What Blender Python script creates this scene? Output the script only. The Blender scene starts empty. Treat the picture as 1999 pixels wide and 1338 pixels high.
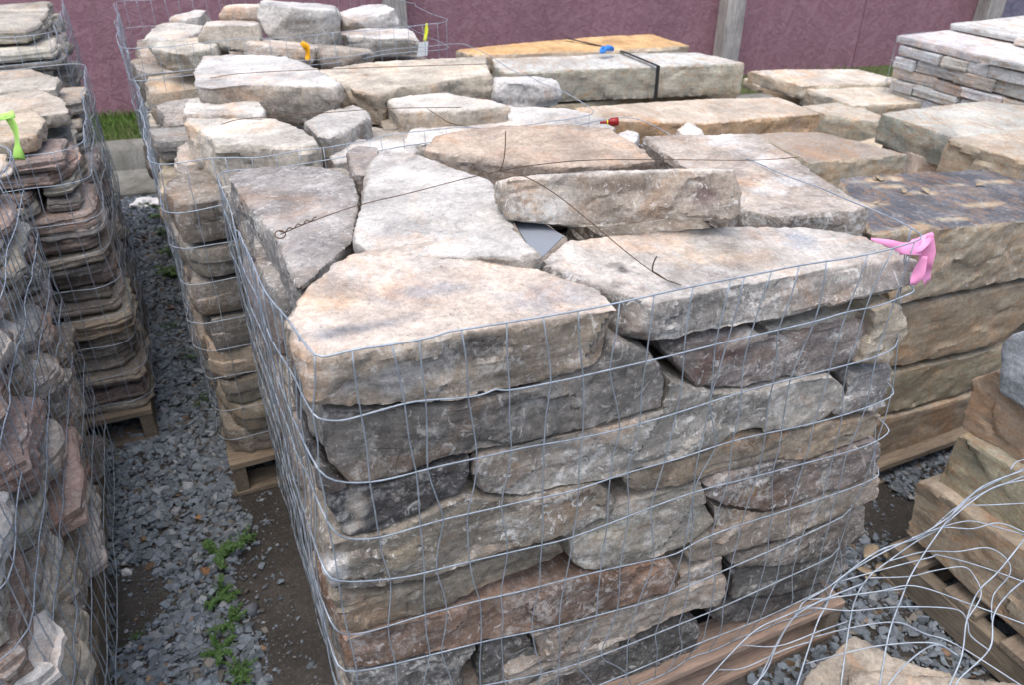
import bpy, bmesh, math, random
import numpy as np
from mathutils import Vector, Matrix
rnd = random.Random(11)
scene = bpy.context.scene
COL = scene.collection
rad = math.radians

# ------------------------------------------------------------------ camera
CAM_H, PITCH, YAW = 1.70, rad(32.0), rad(24.0)
cam_data = bpy.data.cameras.new('camera')
cam = bpy.data.objects.new('camera', cam_data); COL.objects.link(cam)
cam.location = (0, 0, CAM_H); cam.rotation_euler = (rad(90) - PITCH, 0, -YAW)
cam_data.sensor_width = 23.6; cam_data.lens = 18.0
cam_data.clip_start = 0.05; cam_data.clip_end = 600
cam_data.dof.use_dof = True; cam_data.dof.focus_distance = 1.45; cam_data.dof.aperture_fstop = 4.5
scene.camera = cam
# ------------------------------------------------------------------ overcast sky and soft sun
SUN_EL, SUN_AZ = rad(74), rad(225)
world = bpy.data.worlds.new('World'); scene.world = world; world.use_nodes = True
wn = world.node_tree.nodes; wl = world.node_tree.links
sky = wn.new('ShaderNodeTexSky'); sky.sky_type = 'NISHITA'; sky.sun_disc = False
sky.sun_elevation = SUN_EL; sky.sun_rotation = SUN_AZ
sky.air_density = 1.0; sky.dust_density = 4.0; sky.ozone_density = 1.0
wl.new(sky.outputs[0], wn['Background'].inputs[0]); wn['Background'].inputs[1].default_value = 0.15
sun_d = bpy.data.lights.new('sun', 'SUN'); sun_d.energy = 0.85; sun_d.angle = rad(95); sun_d.color = (1, .99, .975)
sun = bpy.data.objects.new('sun', sun_d); COL.objects.link(sun)
sdir = Vector((math.sin(SUN_AZ) * math.cos(SUN_EL), math.cos(SUN_AZ) * math.cos(SUN_EL), math.sin(SUN_EL)))
sun.rotation_euler = (-sdir).to_track_quat('-Z', 'Y').to_euler(); sun.location = (0, 0, 8)
scene.view_settings.view_transform = 'Standard'; scene.view_settings.look = 'None'
scene.view_settings.exposure = 0.9; scene.view_settings.gamma = 1.0
scene.render.engine = 'CYCLES'

# ------------------------------------------------------------------ measuring: sight lines of the photograph (1999 x 1338)
FPX = 18.0 / 23.6 * 1999
_fh = np.array([math.sin(YAW), math.cos(YAW), 0]); _R = np.array([math.cos(YAW), -math.sin(YAW), 0]); _Z = np.array([0, 0, 1.])
_A = _fh * math.cos(PITCH) - _Z * math.sin(PITCH); _U = _fh * math.sin(PITCH) + _Z * math.cos(PITCH); _C = np.array([0, 0, CAM_H])
def ray(x, y): return FPX * _A + (x - 999.5) * _R - (y - 669.) * _U
def onplane(x, y, p0, n):
    d = ray(x, y); n = np.array(n, float); return _C + d * (((np.array(p0) - _C) @ n) / (d @ n))
def uz(x, y, z, gx=0., gy=0., x0=0., y0=0.): return onplane(x, y, (x0, y0, z), (-gx, -gy, 1))
def uy(x, y, Y, m=0., x0=0.): return onplane(x, y, (x0, Y, 0), (-m, 1, 0))
def ux(x, y, X): return onplane(x, y, (X, 0, 0), (1, 0, 0))

# ------------------------------------------------------------------ numpy value noise
def _hash(ix, iy, iz):
    h = (ix.astype(np.uint64) * np.uint64(374761393) + iy.astype(np.uint64) * np.uint64(668265263) + iz.astype(np.uint64) * np.uint64(2147483647 - 6700417)) & np.uint64(0xffffffff)
    h = ((h ^ (h >> np.uint64(13))) * np.uint64(1274126177)) & np.uint64(0xffffffff)
    h = ((h ^ (h >> np.uint64(15))) * np.uint64(2246822519)) & np.uint64(0xffffffff)
    return ((h ^ (h >> np.uint64(16))) & np.uint64(0xffff)).astype(float) / 32767.5 - 1.0
def vnoise(P):
    P = P + 500.0
    i = np.floor(P).astype(np.int64); f = P - i; f = f * f * f * (f * (f * 6 - 15) + 10)
    r = 0
    for a in (0, 1):
        wa = f[:, 0] if a else 1 - f[:, 0]
        for b in (0, 1):
            wb = f[:, 1] if b else 1 - f[:, 1]
            for c in (0, 1):
                wc = f[:, 2] if c else 1 - f[:, 2]
                r = r + wa * wb * wc * _hash(i[:, 0] + a, i[:, 1] + b, i[:, 2] + c)
    return r
def worley(P):
    """nearest jittered cell: random value of the cell, offset vector from its centre"""
    P = P + 300.0; i = np.floor(P).astype(np.int64); best = np.full(len(P), 9.); val = np.zeros(len(P)); vec = np.zeros_like(P)
    for a in (-1, 0, 1):
        for b in (-1, 0, 1):
            for c in (-1, 0, 1):
                x, y, z = i[:, 0] + a, i[:, 1] + b, i[:, 2] + c
                h = _hash(x, y, z)
                q = np.stack([x + .5 + .45 * h, y + .5 + .45 * np.sin(h * 91.7), z + .5 + .45 * np.sin(h * 57.3)], 1)
                d = P - q; dd = (d * d).sum(1); m = dd < best
                best[m] = dd[m]; val[m] = np.sin(h[m] * 433.1); vec[m] = d[m]
    return val, vec
def fbm(P, n=3):
    r = 0; a = 1.
    for k in range(n):
        r = r + a * vnoise(P * 2.03 ** k + 17.3 * k); a *= .5
    return r

# ------------------------------------------------------------------ materials
def nt(name):
    m = bpy.data.materials.new(name); m.use_nodes = True
    t = m.node_tree; b = t.nodes['Principled BSDF']
    return m, t.nodes, t.links, b
def N(nodes, typ, **kw):
    n = nodes.new(typ)
    for k, v in kw.items():
        if k.startswith('i_'): n.inputs[k[2:].replace('_', ' ')].default_value = v
        else: setattr(n, k, v)
    return n
def ramp(nodes, links, src, stops):
    r = nodes.new('ShaderNodeValToRGB'); e = r.color_ramp.elements
    while len(e) < len(stops): e.new(.5)
    for k, (p, c) in enumerate(stops):
        e[k].position = p; e[k].color = c if len(c) == 4 else (*c, 1)
    links.new(src, r.inputs[0]); return r.outputs[0]
def g(v): return (v, v, v, 1)
def mixc(nodes, links, a, b, f, mode='MIX'):
    m = nodes.new('ShaderNodeMix'); m.data_type = 'RGBA'; m.blend_type = mode
    for idx, s in ((6, a), (7, b), (0, f)):
        if isinstance(s, bpy.types.NodeSocket): links.new(s, m.inputs[idx])
        else: m.inputs[idx].default_value = s
    return m.outputs[2]
def noise(nodes, links, co, scale, detail=6, rough=.6, dist=0.):
    n = N(nodes, 'ShaderNodeTexNoise'); n.inputs['Scale'].default_value = scale; n.inputs['Detail'].default_value = detail
    n.inputs['Roughness'].default_value = rough; n.inputs['Distortion'].default_value = dist
    links.new(co, n.inputs['Vector']); return n.outputs['Fac']
def math_n(nodes, links, op, a, b=0.):
    m = N(nodes, 'ShaderNodeMath', operation=op)
    for k, s in enumerate((a, b)):
        if isinstance(s, bpy.types.NodeSocket): links.new(s, m.inputs[k])
        else: m.inputs[k].default_value = s
    return m.outputs[0]
def coords(nodes, links, scale=(1, 1, 1), rnd_off=True):
    tc = N(nodes, 'ShaderNodeTexCoord'); mp = N(nodes, 'ShaderNodeMapping'); mp.inputs['Scale'].default_value = scale
    links.new(tc.outputs['Object'], mp.inputs['Vector'])
    if rnd_off:
        oi = N(nodes, 'ShaderNodeObjectInfo'); mm = math_n(nodes, links, 'MULTIPLY', oi.outputs['Random'], 60.)
        cx = N(nodes, 'ShaderNodeCombineXYZ')
        for k in range(3): links.new(mm, cx.inputs[k])
        links.new(cx.outputs[0], mp.inputs['Location'])
    return mp.outputs[0]

def stone_material(name, mottling, stain, fine, rough, veins):
    """natural stone: colour from the 'tint' attribute (rgb = mineral colour, alpha = lichen), mottled, stained, grainy"""
    m, n, l, b = nt(name)
    co = coords(n, l)
    at = N(n, 'ShaderNodeAttribute', attribute_name='tint')
    big = noise(n, l, co, 5.5, 6, .62, .4); mid = noise(n, l, co, 19, 8, .68, .3); fin = noise(n, l, co, 95, 6, .7); grit = noise(n, l, co, 420, 3, .6)
    cst = coords(n, l, (1.2, 1.2, 9)); strat = noise(n, l, cst, 6, 6, .6, .6)
    c = mixc(n, l, at.outputs['Color'], ramp(n, l, big, [(.28, g(1 - mottling)), (.72, g(1 + mottling))]), 1., 'MULTIPLY')
    c = mixc(n, l, c, ramp(n, l, strat, [(.3, (1 - .6 * mottling, 1 - .62 * mottling, 1 - .62 * mottling)), (.7, (1 + .5 * mottling, 1 + .5 * mottling, 1 + .46 * mottling))]), 1., 'MULTIPLY')
    # iron staining
    rusty = mixc(n, l, c, (1.25, .82, .52, 1), 1., 'MULTIPLY')
    rf = ramp(n, l, noise(n, l, co, 4.2, 7, .7, 1.2), [(.52, g(0)), (.68, g(stain))])
    c = mixc(n, l, c, rusty, rf)
    # dark biological crust
    dk = mixc(n, l, c, (.42, .42, .44, 1), 1., 'MULTIPLY')
    df = ramp(n, l, noise(n, l, co, 6.5, 9, .74, .8), [(.54, g(0)), (.66, g(.75))])
    c = mixc(n, l, c, dk, math_n(n, l, 'MULTIPLY', df, math_n(n, l, 'ADD', math_n(n, l, 'MULTIPLY', at.outputs['Alpha'], .8), .3)))
    # grain
    c = mixc(n, l, c, ramp(n, l, mid, [(.3, g(.78)), (.7, g(1.2))]), fine, 'MULTIPLY')
    c = mixc(n, l, c, ramp(n, l, fin, [(.3, g(.66)), (.7, g(1.32))]), fine, 'MULTIPLY')
    c = mixc(n, l, c, ramp(n, l, grit, [(.3, g(.75)), (.7, g(1.25))]), fine, 'MULTIPLY')
    # pale lichen and lime crust: blotches broken up by fine specks
    l1 = ramp(n, l, noise(n, l, co, 9, 10, .78, .5), [(.49, g(0)), (.62, g(1))])
    l2 = ramp(n, l, noise(n, l, co, 75, 6, .75), [(.44, g(.05)), (.58, g(1))])
    sp = ramp(n, l, noise(n, l, co, 30, 7, .72, 1.6), [(.585, g(0)), (.615, g(1))])
    lf = math_n(n, l, 'MULTIPLY', math_n(n, l, 'MAXIMUM', math_n(n, l, 'MULTIPLY', l1, l2), math_n(n, l, 'MULTIPLY', sp, .9)), at.outputs['Alpha'])
    lf = ramp(n, l, math_n(n, l, 'MULTIPLY', lf, 1.35), [(0., g(0)), (1., g(.85))])
    c = mixc(n, l, c, (.62, .605, .57, 1), lf)
    sp2 = ramp(n, l, noise(n, l, co, 95, 4, .7, 1.0), [(.62, g(0)), (.66, g(1))])
    c = mixc(n, l, c, (.58, .57, .54, 1), math_n(n, l, 'MULTIPLY', sp2, math_n(n, l, 'MULTIPLY', at.outputs['Alpha'], .7)))
    pit = ramp(n, l, noise(n, l, co, 130, 5, .75, .6), [(.30, g(1)), (.40, g(0))])
    c = mixc(n, l, c, mixc(n, l, c, g(.35), 1., 'MULTIPLY'), math_n(n, l, 'MULTIPLY', pit, .6))
    crack = ramp(n, l, noise(n, l, coords(n, l, (1.4, 1, 1.6)), 2.6, 3, .5, .25), [(.495, g(0)), (.5, g(1)), (.505, g(0))])
    cmask = ramp(n, l, noise(n, l, co, 3.7, 3, .5), [(.54, g(0)), (.6, g(1))])
    crk = math_n(n, l, 'MULTIPLY', crack, cmask)
    c = mixc(n, l, c, mixc(n, l, c, g(.3), 1., 'MULTIPLY'), math_n(n, l, 'MULTIPLY', crk, .25))
    if veins:
        vv = ramp(n, l, noise(n, l, coords(n, l, (3, 1, 4)), 2.2, 5, .6, 2.0), [(.47, g(0)), (.5, g(.5)), (.53, g(0))])
        c = mixc(n, l, c, (.34, .19, .09, 1), vv)
    l.new(c, b.inputs['Base Color'])
    b.inputs['Roughness'].default_value = rough; b.inputs['Specular IOR Level'].default_value = .25
    h = math_n(n, l, 'ADD', math_n(n, l, 'MULTIPLY', mid, .55), math_n(n, l, 'ADD', math_n(n, l, 'MULTIPLY', fin, .28), math_n(n, l, 'MULTIPLY', grit, .06)))
    h = math_n(n, l, 'ADD', h, math_n(n, l, 'MULTIPLY', strat, .35))
    h = math_n(n, l, 'SUBTRACT', h, math_n(n, l, 'ADD', math_n(n, l, 'MULTIPLY', crk, .15), math_n(n, l, 'MULTIPLY', pit, .12)))
    bp = N(n, 'ShaderNodeBump'); bp.inputs['Strength'].default_value = .8; bp.inputs['Distance'].default_value = .008
    l.new(h, bp.inputs['Height']); l.new(bp.outputs[0], b.inputs['Normal'])
    return m
M = {}
M['field'] = stone_material('weathered_fieldstone', .42, .5, .8, .9, False)
M['sand'] = stone_material('quarried_sandstone', .28, .5, .6, .85, True)

def simple(name, col, rough=.7, var=.25, scale=20, metal=0., bump=.002, stretch=(1, 1, 1), spec=.4):
    m, n, l, b = nt(name); co = coords(n, l, stretch)
    f = noise(n, l, co, scale, 8, .65, .3)
    c = mixc(n, l, (*col, 1), ramp(n, l, f, [(.25, g(1 - var)), (.75, g(1 + var))]), 1., 'MULTIPLY')
    l.new(c, b.inputs['Base Color']); b.inputs['Roughness'].default_value = rough; b.inputs['Metallic'].default_value = metal
    b.inputs['Specular IOR Level'].default_value = spec
    if bump:
        bp = N(n, 'ShaderNodeBump'); bp.inputs['Strength'].default_value = .6; bp.inputs['Distance'].default_value = bump
        l.new(f, bp.inputs['Height']); l.new(bp.outputs[0], b.inputs['Normal'])
    return m
M['wire'] = simple('galvanised_wire', (.37, .42, .47), .5, .4, 35, .45, 0)
M['rust_wire'] = simple('rusty_tie_wire', (.13, .085, .055), .75, .6, 40, .2, 0)
M['pink'] = simple('pink_flagging', (.93, .36, .60), .5, .12, 15, 0, .001)
M['lime'] = simple('lime_flagging', (.42, .72, .16), .45, .15, 15, 0, .001)
M['orange'] = simple('orange_flagging', (.9, .42, .01), .45, .12, 15, 0, .001)
M['blue'] = simple('blue_flagging', (.03, .2, .6), .45, .2, 15, 0, .001)
M['yellow'] = simple('yellow_flagging', (.75, .8, .05), .45, .1, 15, 0, .001)
M['whiteplastic'] = simple('white_plastic', (.78, .78, .76), .5, .08, 15, 0, .001)
M['redglass'] = simple('red_plastic', (.28, .012, .01), .25, .2, 15, 0, 0)
M['strap'] = simple('black_strap', (.018, .02, .022), .5, .2, 30, 0, 0)
M['sheet'] = simple('grey_sheet', (.25, .275, .31), .5, .05, 6, 0, 0)
M['leaf_dry'] = simple('dry_leaf', (.34, .27, .18), .8, .4, 40, 0, .001)
M['weed'] = simple('weed_leaf', (.05, .11, .025), .55, .4, 50, 0, 0)
M['grass'] = simple('grass_blade', (.09, .16, .03), .6, .4, 4, 0, 0)
M['verge'] = simple('verge_soil', (.07, .085, .03), .95, .4, 14, 0, .02)

def wood(name, col, stretch, grain=.35):
    m, n, l, b = nt(name); co = coords(n, l, stretch)
    f = noise(n, l, co, 9, 7, .62, .5); f2 = noise(n, l, co, 40, 4, .6); big = noise(n, l, coords(n, l), 5, 4, .6)
    c = mixc(n, l, (*col, 1), ramp(n, l, f, [(.3, g(1 - grain)), (.7, g(1 + grain))]), 1., 'MULTIPLY')
    c = mixc(n, l, c, ramp(n, l, f2, [(.3, g(.75)), (.7, g(1.2))]), .7, 'MULTIPLY')
    c = mixc(n, l, c, ramp(n, l, big, [(.35, (.7, .68, .66)), (.65, (1.15, 1.1, 1.02))]), .9, 'MULTIPLY')
    l.new(c, b.inputs['Base Color']); b.inputs['Roughness'].default_value = .85; b.inputs['Specular IOR Level'].default_value = .25
    bp = N(n, 'ShaderNodeBump'); bp.inputs['Strength'].default_value = .6; bp.inputs['Distance'].default_value = .003
    l.new(math_n(n, l, 'ADD', f, math_n(n, l, 'MULTIPLY', f2, .5)), bp.inputs['Height']); l.new(bp.outputs[0], b.inputs['Normal'])
    return m
M['wood_x'] = wood('pallet_board_wood', (.25, .21, .165), (1.5, 14, 14))
M['wood_y'] = wood('pallet_stringer_wood', (.22, .19, .15), (14, 1.5, 14))
M['wood_pink'] = wood('new_pallet_board_wood', (.31, .235, .19), (1.5, 14, 14), .3)
M['post'] = wood('weathered_post_wood', (.40, .385, .37), (13, 13, .9), .38)

def osb(name, c0, c1):
    m, n, l, b = nt(name)
    c = None; hs = []
    for k, (ang, sc) in enumerate(((.4, 1.), (-.6, 1.1), (1.3, .9))):
        tc = N(n, 'ShaderNodeTexCoord'); mp = N(n, 'ShaderNodeMapping'); mp.inputs['Rotation'].default_value = (0, ang, 0); mp.inputs['Location'].default_value = (k * 3.1, k, k * 1.7)
        l.new(tc.outputs['Object'], mp.inputs['Vector'])
        mp2 = N(n, 'ShaderNodeMapping'); mp2.inputs['Scale'].default_value = (9 * sc, 1, 46 * sc); l.new(mp.outputs[0], mp2.inputs['Vector'])
        v = N(n, 'ShaderNodeTexVoronoi', feature='F1'); v.inputs['Scale'].default_value = 1.; v.inputs['Randomness'].default_value = 1.
        l.new(mp2.outputs[0], v.inputs['Vector'])
        sep = N(n, 'ShaderNodeSeparateColor'); l.new(v.outputs['Color'], sep.inputs[0]); hs.append(sep.outputs[0])
    co = coords(n, l)
    sel = ramp(n, l, noise(n, l, co, 22, 4, .6, .5), [(.48, g(0)), (.52, g(1))])
    h = mixc(n, l, hs[0], hs[1], sel); h = mixc(n, l, h, hs[2], ramp(n, l, noise(n, l, co, 17, 4, .6, .5), [(.5, g(0)), (.56, g(1))]))
    c = mixc(n, l, (*c0, 1), (*c1, 1), ramp(n, l, h, [(.1, g(0)), (.95, g(.75))]))
    wear = ramp(n, l, noise(n, l, coords(n, l, (1, 1, 2.5)), 60, 8, .75, 1.5), [(.55, g(0)), (.72, g(.4))])
    c = mixc(n, l, c, (.46, .36, .38, 1), wear)
    big = noise(n, l, coords(n, l, (1, 1, .35)), 1.6, 5, .6)
    c = mixc(n, l, c, ramp(n, l, big, [(.3, (.88, .87, .87)), (.7, (1.1, 1.09, 1.09))]), 1., 'MULTIPLY')
    damp = ramp(n, l, noise(n, l, coords(n, l, (1.6, 1, .25)), 2.1, 5, .6), [(.6, g(0)), (.72, g(.25))])
    c = mixc(n, l, c, (.15, .10, .07, 1), damp)
    l.new(c, b.inputs['Base Color']); b.inputs['Roughness'].default_value = .62
    bp = N(n, 'ShaderNodeBump'); bp.inputs['Strength'].default_value = .7; bp.inputs['Distance'].default_value = .005
    l.new(math_n(n, l, 'ADD', h, noise(n, l, co, 120, 4, .6)), bp.inputs['Height']); l.new(bp.outputs[0], b.inputs['Normal'])
    return m
M['osb'] = osb('wine_painted_strand_board', (.245, .118, .145), (.345, .195, .225))
M['osb_blue'] = osb('violet_painted_strand_board', (.13, .12, .17), (.24, .22, .29))

def soil():
    m, n, l, b = nt('damp_soil_and_grit'); co = coords(n, l, rnd_off=False)
    a = noise(n, l, co, 3, 8, .65, .5); f = noise(n, l, co, 60, 8, .75); v = N(n, 'ShaderNodeTexVoronoi'); v.inputs['Scale'].default_value = 110; l.new(co, v.inputs['Vector'])
    c = mixc(n, l, (.040, .036, .031, 1), (.082, .074, .064, 1), ramp(n, l, a, [(.35, g(0)), (.65, g(1))]))
    c = mixc(n, l, c, ramp(n, l, f, [(.3, g(.6)), (.7, g(1.45))]), .9, 'MULTIPLY')
    c = mixc(n, l, c, (.17, .18, .19, 1), ramp(n, l, v.outputs['Distance'], [(.12, g(.55)), (.3, g(0))]))
    l.new(c, b.inputs['Base Color']); b.inputs['Roughness'].default_value = .9
    bp = N(n, 'ShaderNodeBump'); bp.inputs['Strength'].default_value = .8; bp.inputs['Distance'].default_value = .012
    l.new(f, bp.inputs['Height']); l.new(bp.outputs[0], b.inputs['Normal']); return m
M['soil'] = soil()
def concrete():
    m, n, l, b = nt('stained_kerb_concrete'); co = coords(n, l, rnd_off=False)
    a = noise(n, l, coords(n, l, (1, 1, .25), False), 7, 8, .7, .6); f = noise(n, l, co, 90, 6, .7)
    c = mixc(n, l, (.085, .088, .07, 1), (.25, .25, .23, 1), ramp(n, l, a, [(.33, g(0)), (.66, g(1))]))
    c = mixc(n, l, c, ramp(n, l, f, [(.3, g(.75)), (.7, g(1.25))]), .9, 'MULTIPLY')
    l.new(c, b.inputs['Base Color']); b.inputs['Roughness'].default_value = .9
    bp = N(n, 'ShaderNodeBump'); bp.inputs['Strength'].default_value = .5; bp.inputs['Distance'].default_value = .004
    l.new(f, bp.inputs['Height']); l.new(bp.outputs[0], b.inputs['Normal']); return m
M['concrete'] = concrete()
def gravel_mat():
    m, n, l, b = nt('crushed_blue_grey_rock'); co = coords(n, l, rnd_off=False)
    at = N(n, 'ShaderNodeAttribute', attribute_name='tint')
    f = noise(n, l, co, 160, 6, .7)
    c = mixc(n, l, at.outputs['Color'], ramp(n, l, f, [(.3, g(.72)), (.7, g(1.3))]), 1., 'MULTIPLY')
    c = mixc(n, l, c, (.07, .06, .05, 1), ramp(n, l, noise(n, l, co, 7, 6, .65), [(.52, g(0)), (.7, g(.3))]))
    l.new(c, b.inputs['Base Color']); b.inputs['Roughness'].default_value = .75
    bp = N(n, 'ShaderNodeBump'); bp.inputs['Strength'].default_value = .4; bp.inputs['Distance'].default_value = .003
    l.new(f, bp.inputs['Height']); l.new(bp.outputs[0], b.inputs['Normal']); return m
M['gravel'] = gravel_mat()

# ------------------------------------------------------------------ object helpers
def tag(o, label=None, cat=None, group=None, kind=None):
    for k, v in (('label', label), ('category', cat), ('group', group), ('kind', kind)):
        if v: o[k] = v
    return o
def mesh_obj(name, verts, faces, mat, parent=None, loc=(0, 0, 0), smooth=False):
    me = bpy.data.meshes.new(name); me.from_pydata([tuple(v) for v in verts], [], faces); me.update()
    if smooth: me.polygons.foreach_set('use_smooth', [True] * len(me.polygons))
    me.materials.append(mat)
    o = bpy.data.objects.new(name, me); COL.objects.link(o); o.location = loc
    if parent: o.parent = parent
    return o
def empty(name, loc, label, cat, group=None):
    o = bpy.data.objects.new(name, None); COL.objects.link(o); o.location = loc; o.empty_display_size = .1
    return tag(o, label, cat, group)
def box_bm(bm, x0, x1, y0, y1, z0, z1):
    v = [bm.verts.new(p) for p in ((x0, y0, z0), (x1, y0, z0), (x1, y1, z0), (x0, y1, z0), (x0, y0, z1), (x1, y0, z1), (x1, y1, z1), (x0, y1, z1))]
    for f in ((3, 2, 1, 0), (4, 5, 6, 7), (0, 1, 5, 4), (1, 2, 6, 5), (2, 3, 7, 6), (3, 0, 4, 7)): bm.faces.new([v[i] for i in f])
def bm_obj(name, bm, mat, parent=None, loc=(0, 0, 0), bevel=0., rotz=0.):
    if bevel: bmesh.ops.bevel(bm, geom=bm.edges[:], offset=bevel, segments=2, affect='EDGES', profile=.6)
    bmesh.ops.recalc_face_normals(bm, faces=bm.faces)
    me = bpy.data.meshes.new(name); bm.to_mesh(me); bm.free(); me.materials.append(mat)
    o = bpy.data.objects.new(name, me); COL.objects.link(o); o.location = loc; o.rotation_euler = (0, 0, rotz)
    if parent: o.parent = parent
    return o
def catmull(pts, n):
    P = [np.array(p, float) for p in pts]; P = [2 * P[0] - P[1]] + P + [2 * P[-1] - P[-2]]
    out = []
    for i in range(1, len(P) - 2):
        for k in range(n):
            t = k / n; a, b, c, d = P[i - 1:i + 3]
            out.append(.5 * (2 * b + (c - a) * t + (2 * a - 5 * b + 4 * c - d) * t * t + (3 * b - 3 * c + d - a) * t ** 3))
    out.append(P[-2]); return np.array(out)
def tube(pts, r, sides=6, closed=False):
    P = np.array(pts, float); n = len(P)
    T = (np.roll(P, -1, 0) - np.roll(P, 1, 0)) if closed else np.gradient(P, axis=0)
    T /= np.linalg.norm(T, axis=1)[:, None] + 1e-9
    ref = np.array([.31, .17, .93]); Nn = np.cross(T, ref); bad = np.linalg.norm(Nn, axis=1) < .2
    if bad.any(): Nn[bad] = np.cross(T[bad], np.array([1, 0, 0]))
    # parallel transport keeps the tube from twisting
    u = Nn[0] / np.linalg.norm(Nn[0]); V = []
    for i in range(n):
        u = u - T[i] * (u @ T[i]); u /= np.linalg.norm(u) + 1e-12; w = np.cross(T[i], u)
        for k in range(sides):
            a = 2 * math.pi * k / sides; V.append(P[i] + r * (math.cos(a) * u + math.sin(a) * w))
    F = []
    for i in range(n if closed else n - 1):
        j = (i + 1) % n
        for k in range(sides):
            k2 = (k + 1) % sides; F.append((i * sides + k, i * sides + k2, j * sides + k2, j * sides + k))
    if not closed:
        F.append(tuple(range(sides))[::-1]); F.append(tuple((n - 1) * sides + k for k in range(sides)))
    return V, F
def wire(name, pts, r, mat, parent=None, closed=False, origin=None, sides=5):
    o3 = np.array(parent.location if parent else (origin if origin is not None else pts[0]))
    V, F = tube(np.array(pts) - o3, r, sides, closed)
    return mesh_obj(name, V, F, M[mat], parent, (0, 0, 0) if parent else tuple(o3), True)

# ------------------------------------------------------------------ stones
STONES = []
def stone(name, label, rings, axis=(0, 0, 1), tint=(.3, .26, .2), bed=None, lichen=.5, vox=.008, amp=1., mat='field', group=None, cuts=0, deep=(.86, .96), stains=()):
    """loft through rings of points, remeshed and roughened further down; bed = colour of the natural bedding faces"""
    R = [np.array(r, float) for r in rings]
    allp = np.concatenate(R); c = allp.mean(0); c[2] = allp[:, 2].min()
    bm = bmesh.new(); VV = [[bm.verts.new(tuple(p - c)) for p in r] for r in R]
    n = len(VV[0])
    for a, b in zip(VV[:-1], VV[1:]):
        for k in range(n):
            bm.faces.new((a[k], a[(k + 1) % n], b[(k + 1) % n], b[k]))
    bm.faces.new(VV[0][::-1]); bm.faces.new(VV[-1])
    bmesh.ops.triangulate(bm, faces=bm.faces[:])
    ctr = Vector(tuple(allp.mean(0) - c))
    for _ in range(cuts):                                   # knock off corners with flat breaks
        v = rnd.choice(bm.verts[:]); d = (v.co - ctr)
        nrm = Vector((d.x + rnd.uniform(-.04, .04), d.y + rnd.uniform(-.04, .04), d.z * 1.6 + rnd.uniform(-.03, .03))).normalized()
        ext = max((w.co - ctr).dot(nrm) for w in bm.verts)
        off = ext * rnd.uniform(*deep)
        r = bmesh.ops.bisect_plane(bm, geom=bm.verts[:] + bm.edges[:] + bm.faces[:], plane_co=ctr + nrm * off, plane_no=nrm, clear_outer=True)
        ed = [e for e in r['geom_cut'] if isinstance(e, bmesh.types.BMEdge)]
        if ed: bmesh.ops.holes_fill(bm, edges=[e for e in bm.edges if e.is_boundary], sides=0)
    bmesh.ops.recalc_face_normals(bm, faces=bm.faces)
    me = bpy.data.meshes.new(name); bm.to_mesh(me); bm.free()
    o = bpy.data.objects.new(name, me); COL.objects.link(o); o.location = tuple(c)
    tag(o, label, 'stone', group)
    md = o.modifiers.new('r', 'REMESH'); md.mode = 'VOXEL'; md.voxel_size = vox; md.use_smooth_shade = True
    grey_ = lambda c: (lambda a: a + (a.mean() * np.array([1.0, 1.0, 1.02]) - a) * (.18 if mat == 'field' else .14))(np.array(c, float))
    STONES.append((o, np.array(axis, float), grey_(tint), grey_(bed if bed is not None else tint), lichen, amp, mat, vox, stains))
    return o
def jit(c, a=.14):
    k = 1 + rnd.uniform(-a, a); return (c[0] * k * rnd.uniform(.96, 1.04), c[1] * k, c[2] * k * rnd.uniform(.94, 1.06))
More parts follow.
